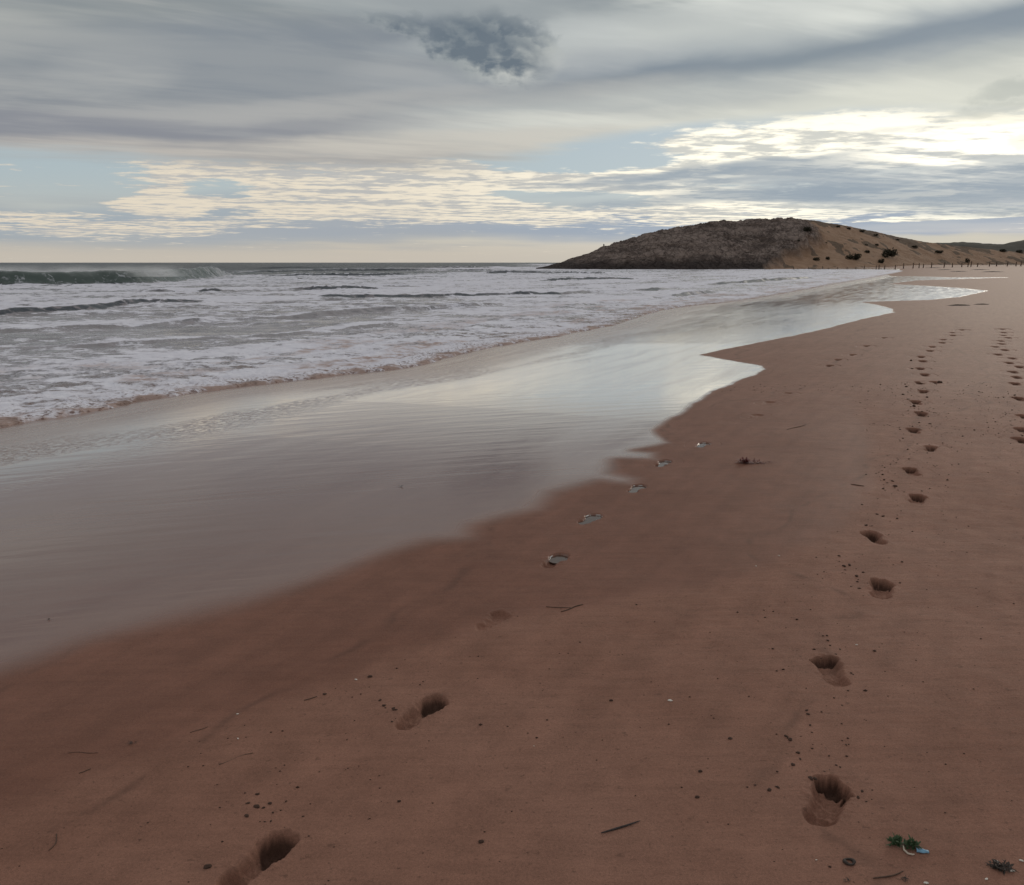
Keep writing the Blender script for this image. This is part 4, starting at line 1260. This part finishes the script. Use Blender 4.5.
# ----------------------------------------------------------------- shrubs on the dune
def bush_mesh(seed, n=900):
    r = random.Random(seed)
    V, Fc = [], []
    blobs = [(r.uniform(-.62, .62), r.uniform(-.4, .4), r.uniform(.12, .55), r.uniform(.26, .46)) for _ in range(11)]
    for i in range(n):
        bx_, by_, bz_, br_ = r.choice(blobs)
        d = Vector((r.gauss(0, 1), r.gauss(0, 1), r.gauss(0, 1))).normalized() * br_ * r.uniform(.55, 1.08)
        c_ = Vector((bx_, by_, bz_)) + d
        if c_.z < 0: c_.z = abs(c_.z) * .3
        t_ = Vector((r.gauss(0, 1), r.gauss(0, 1), r.gauss(0, 1))).normalized(); w = t_.cross(Vector((r.gauss(0, 1), r.gauss(0, 1), r.gauss(0, 1)))).normalized()
        s_ = r.uniform(.05, .10)
        k = len(V)
        V += [c_ - t_ * s_, c_ + w * s_ * .6, c_ + t_ * s_, c_ - w * s_ * .6]
        Fc.append((k, k + 1, k + 2, k + 3))
    me = bpy.data.meshes.new('shrub'); me.from_pydata(V, [], Fc); me.materials.append(SCRUB)
    return me


BM = [bush_mesh(k) for k in range(4)]
shrubs = [(891, 257.5, 21, 11.5, 'largest dark round shrub on the dune slope above the fence'), (856, 259, 20, 8, 'broad dark shrub on the dune left of the largest one'),
          (869, 252.5, 8, 4, 'small shrub up and right of the broad dark shrub'), (820, 260.3, 9.5, 4.5, 'low dark shrub behind the left end of the fence'),
          (831, 259.5, 6, 4.5, 'little shrub between the low dark one and the broad one'), (884, 263, 8, 6.5, 'thin pale shrub below left of the largest shrub'),
          (808.5, 230.5, 12, 5.5, 'dark shrub at the summit where rock turns to sand'), (828, 243.5, 4, 2.5, 'tiny lone shrub in the middle of the bare dune sand'),
          (878, 245.5, 5, 3, 'small shrub on the upper dune above the largest shrub'), (868, 245, 4, 2, 'tiny shrub on the upper dune left of the small one'),
          (838, 227, 9, 4, 'scrubby clump on the ridge nearest the summit'), (849, 229, 9, 4, 'scrubby clump on the ridge, second down from the summit'),
          (862, 232, 11, 4.5, 'scrubby clump on the ridge, third down from the summit'), (876, 235.5, 10, 4, 'scrubby clump on the ridge above the largest shrub'),
          (897, 240, 9, 3, 'low clump on the ridge right of the largest shrub'), (916, 247.5, 9, 3, 'low shrub on the slope right of the largest shrub'),
          (940, 253, 12, 4, 'flat spread of shrub on the low dune behind the fence'), (969.5, 262.5, 6, 6.5, 'upright shrub behind the right part of the fence'),
          (1003, 251.5, 10, 4, 'dark shrub on the low dune below the far hills'), (1020, 252.5, 9, 4, 'dark shrub at the right edge below the far hills'),
          (800, 241, 5, 2.5, 'tiny shrub at the edge of the rock on the dune side')]
for k, (px, py, w_, h_, lab) in enumerate(shrubs):
    x_, y_, z_ = headland_at(px, py)
    o = bpy.data.objects.new('shrub', BM[k % 4]); col.objects.link(o)
    kpx = y_ / F
    o.location = (x_, y_, z_ - .15); f_ = .62 if 'ridge' in lab else .9
    o.scale = (w_ * kpx * .5 * f_, w_ * kpx * .5 * f_, h_ * kpx * f_)
    o.rotation_euler = (0, 0, random.choice((0, math.pi)))
    tag(o, lab, 'shrub', 'shrubs on the dune')

# ----------------------------------------------------------------- spray blown back off the green wave
m = bpy.data.materials.new('spray'); m.use_nodes = True
N = Nodes(m.node_tree)
m.node_tree.nodes.remove(m.node_tree.nodes['Principled BSDF'])
pv = N.new('ShaderNodeVolumePrincipled')
tc = N.new('ShaderNodeTexCoord')
sp3 = N.new('ShaderNodeSeparateXYZ'); m.node_tree.links.new(tc.outputs['Object'], sp3.inputs[0])
ox, oy, oz = sp3.outputs
nz = N.noise(N.vec(N.mul(ox, 0.35), N.mul(oy, 0.5), N.mul(oz, 1.2)), 1.0, 4, 0.6)
fall = N.mul(N.sm(1.0, 0.1, oz), N.mul(N.sm(12.5, 9.0, ox), N.sm(-30, -10, ox)))
fall = N.mul(fall, N.sm(2.6, 1.0, N.m('ABSOLUTE', oy)))
N.put(pv.inputs['Density'], N.mul(N.mul(fall, N.sm(0.36, 0.62, nz)), 0.42))
pv.inputs['Color'].default_value = (0.95, 0.95, 0.95, 1); pv.inputs['Anisotropy'].default_value = 0.3
m.node_tree.links.new(pv.outputs[0], m.node_tree.nodes['Material Output'].inputs['Volume'])
V = [(sx * 30 - 15 if sx > 0 else -32, sy * 2.7, z_) for z_ in (-0.3, 1.1) for sx, sy in ((-1, -1), (1, -1), (1, 1), (-1, 1))]
Fc = [(3, 2, 1, 0), (4, 5, 6, 7), (0, 1, 5, 4), (1, 2, 6, 5), (2, 3, 7, 6), (3, 0, 4, 7)]
o = mesh_object('spray', V, Fc, m, smoothed=False)
cxp, cyp = hit(40, 284.5, SEA)
o.location = (cxp, cyp + 4.6, SEA + 0.95); o.rotation_euler = (0, 0, math.radians(3))
tag(o, 'thin white spray blowing back over the crest of the green wave', 'spray', None, 'stuff')
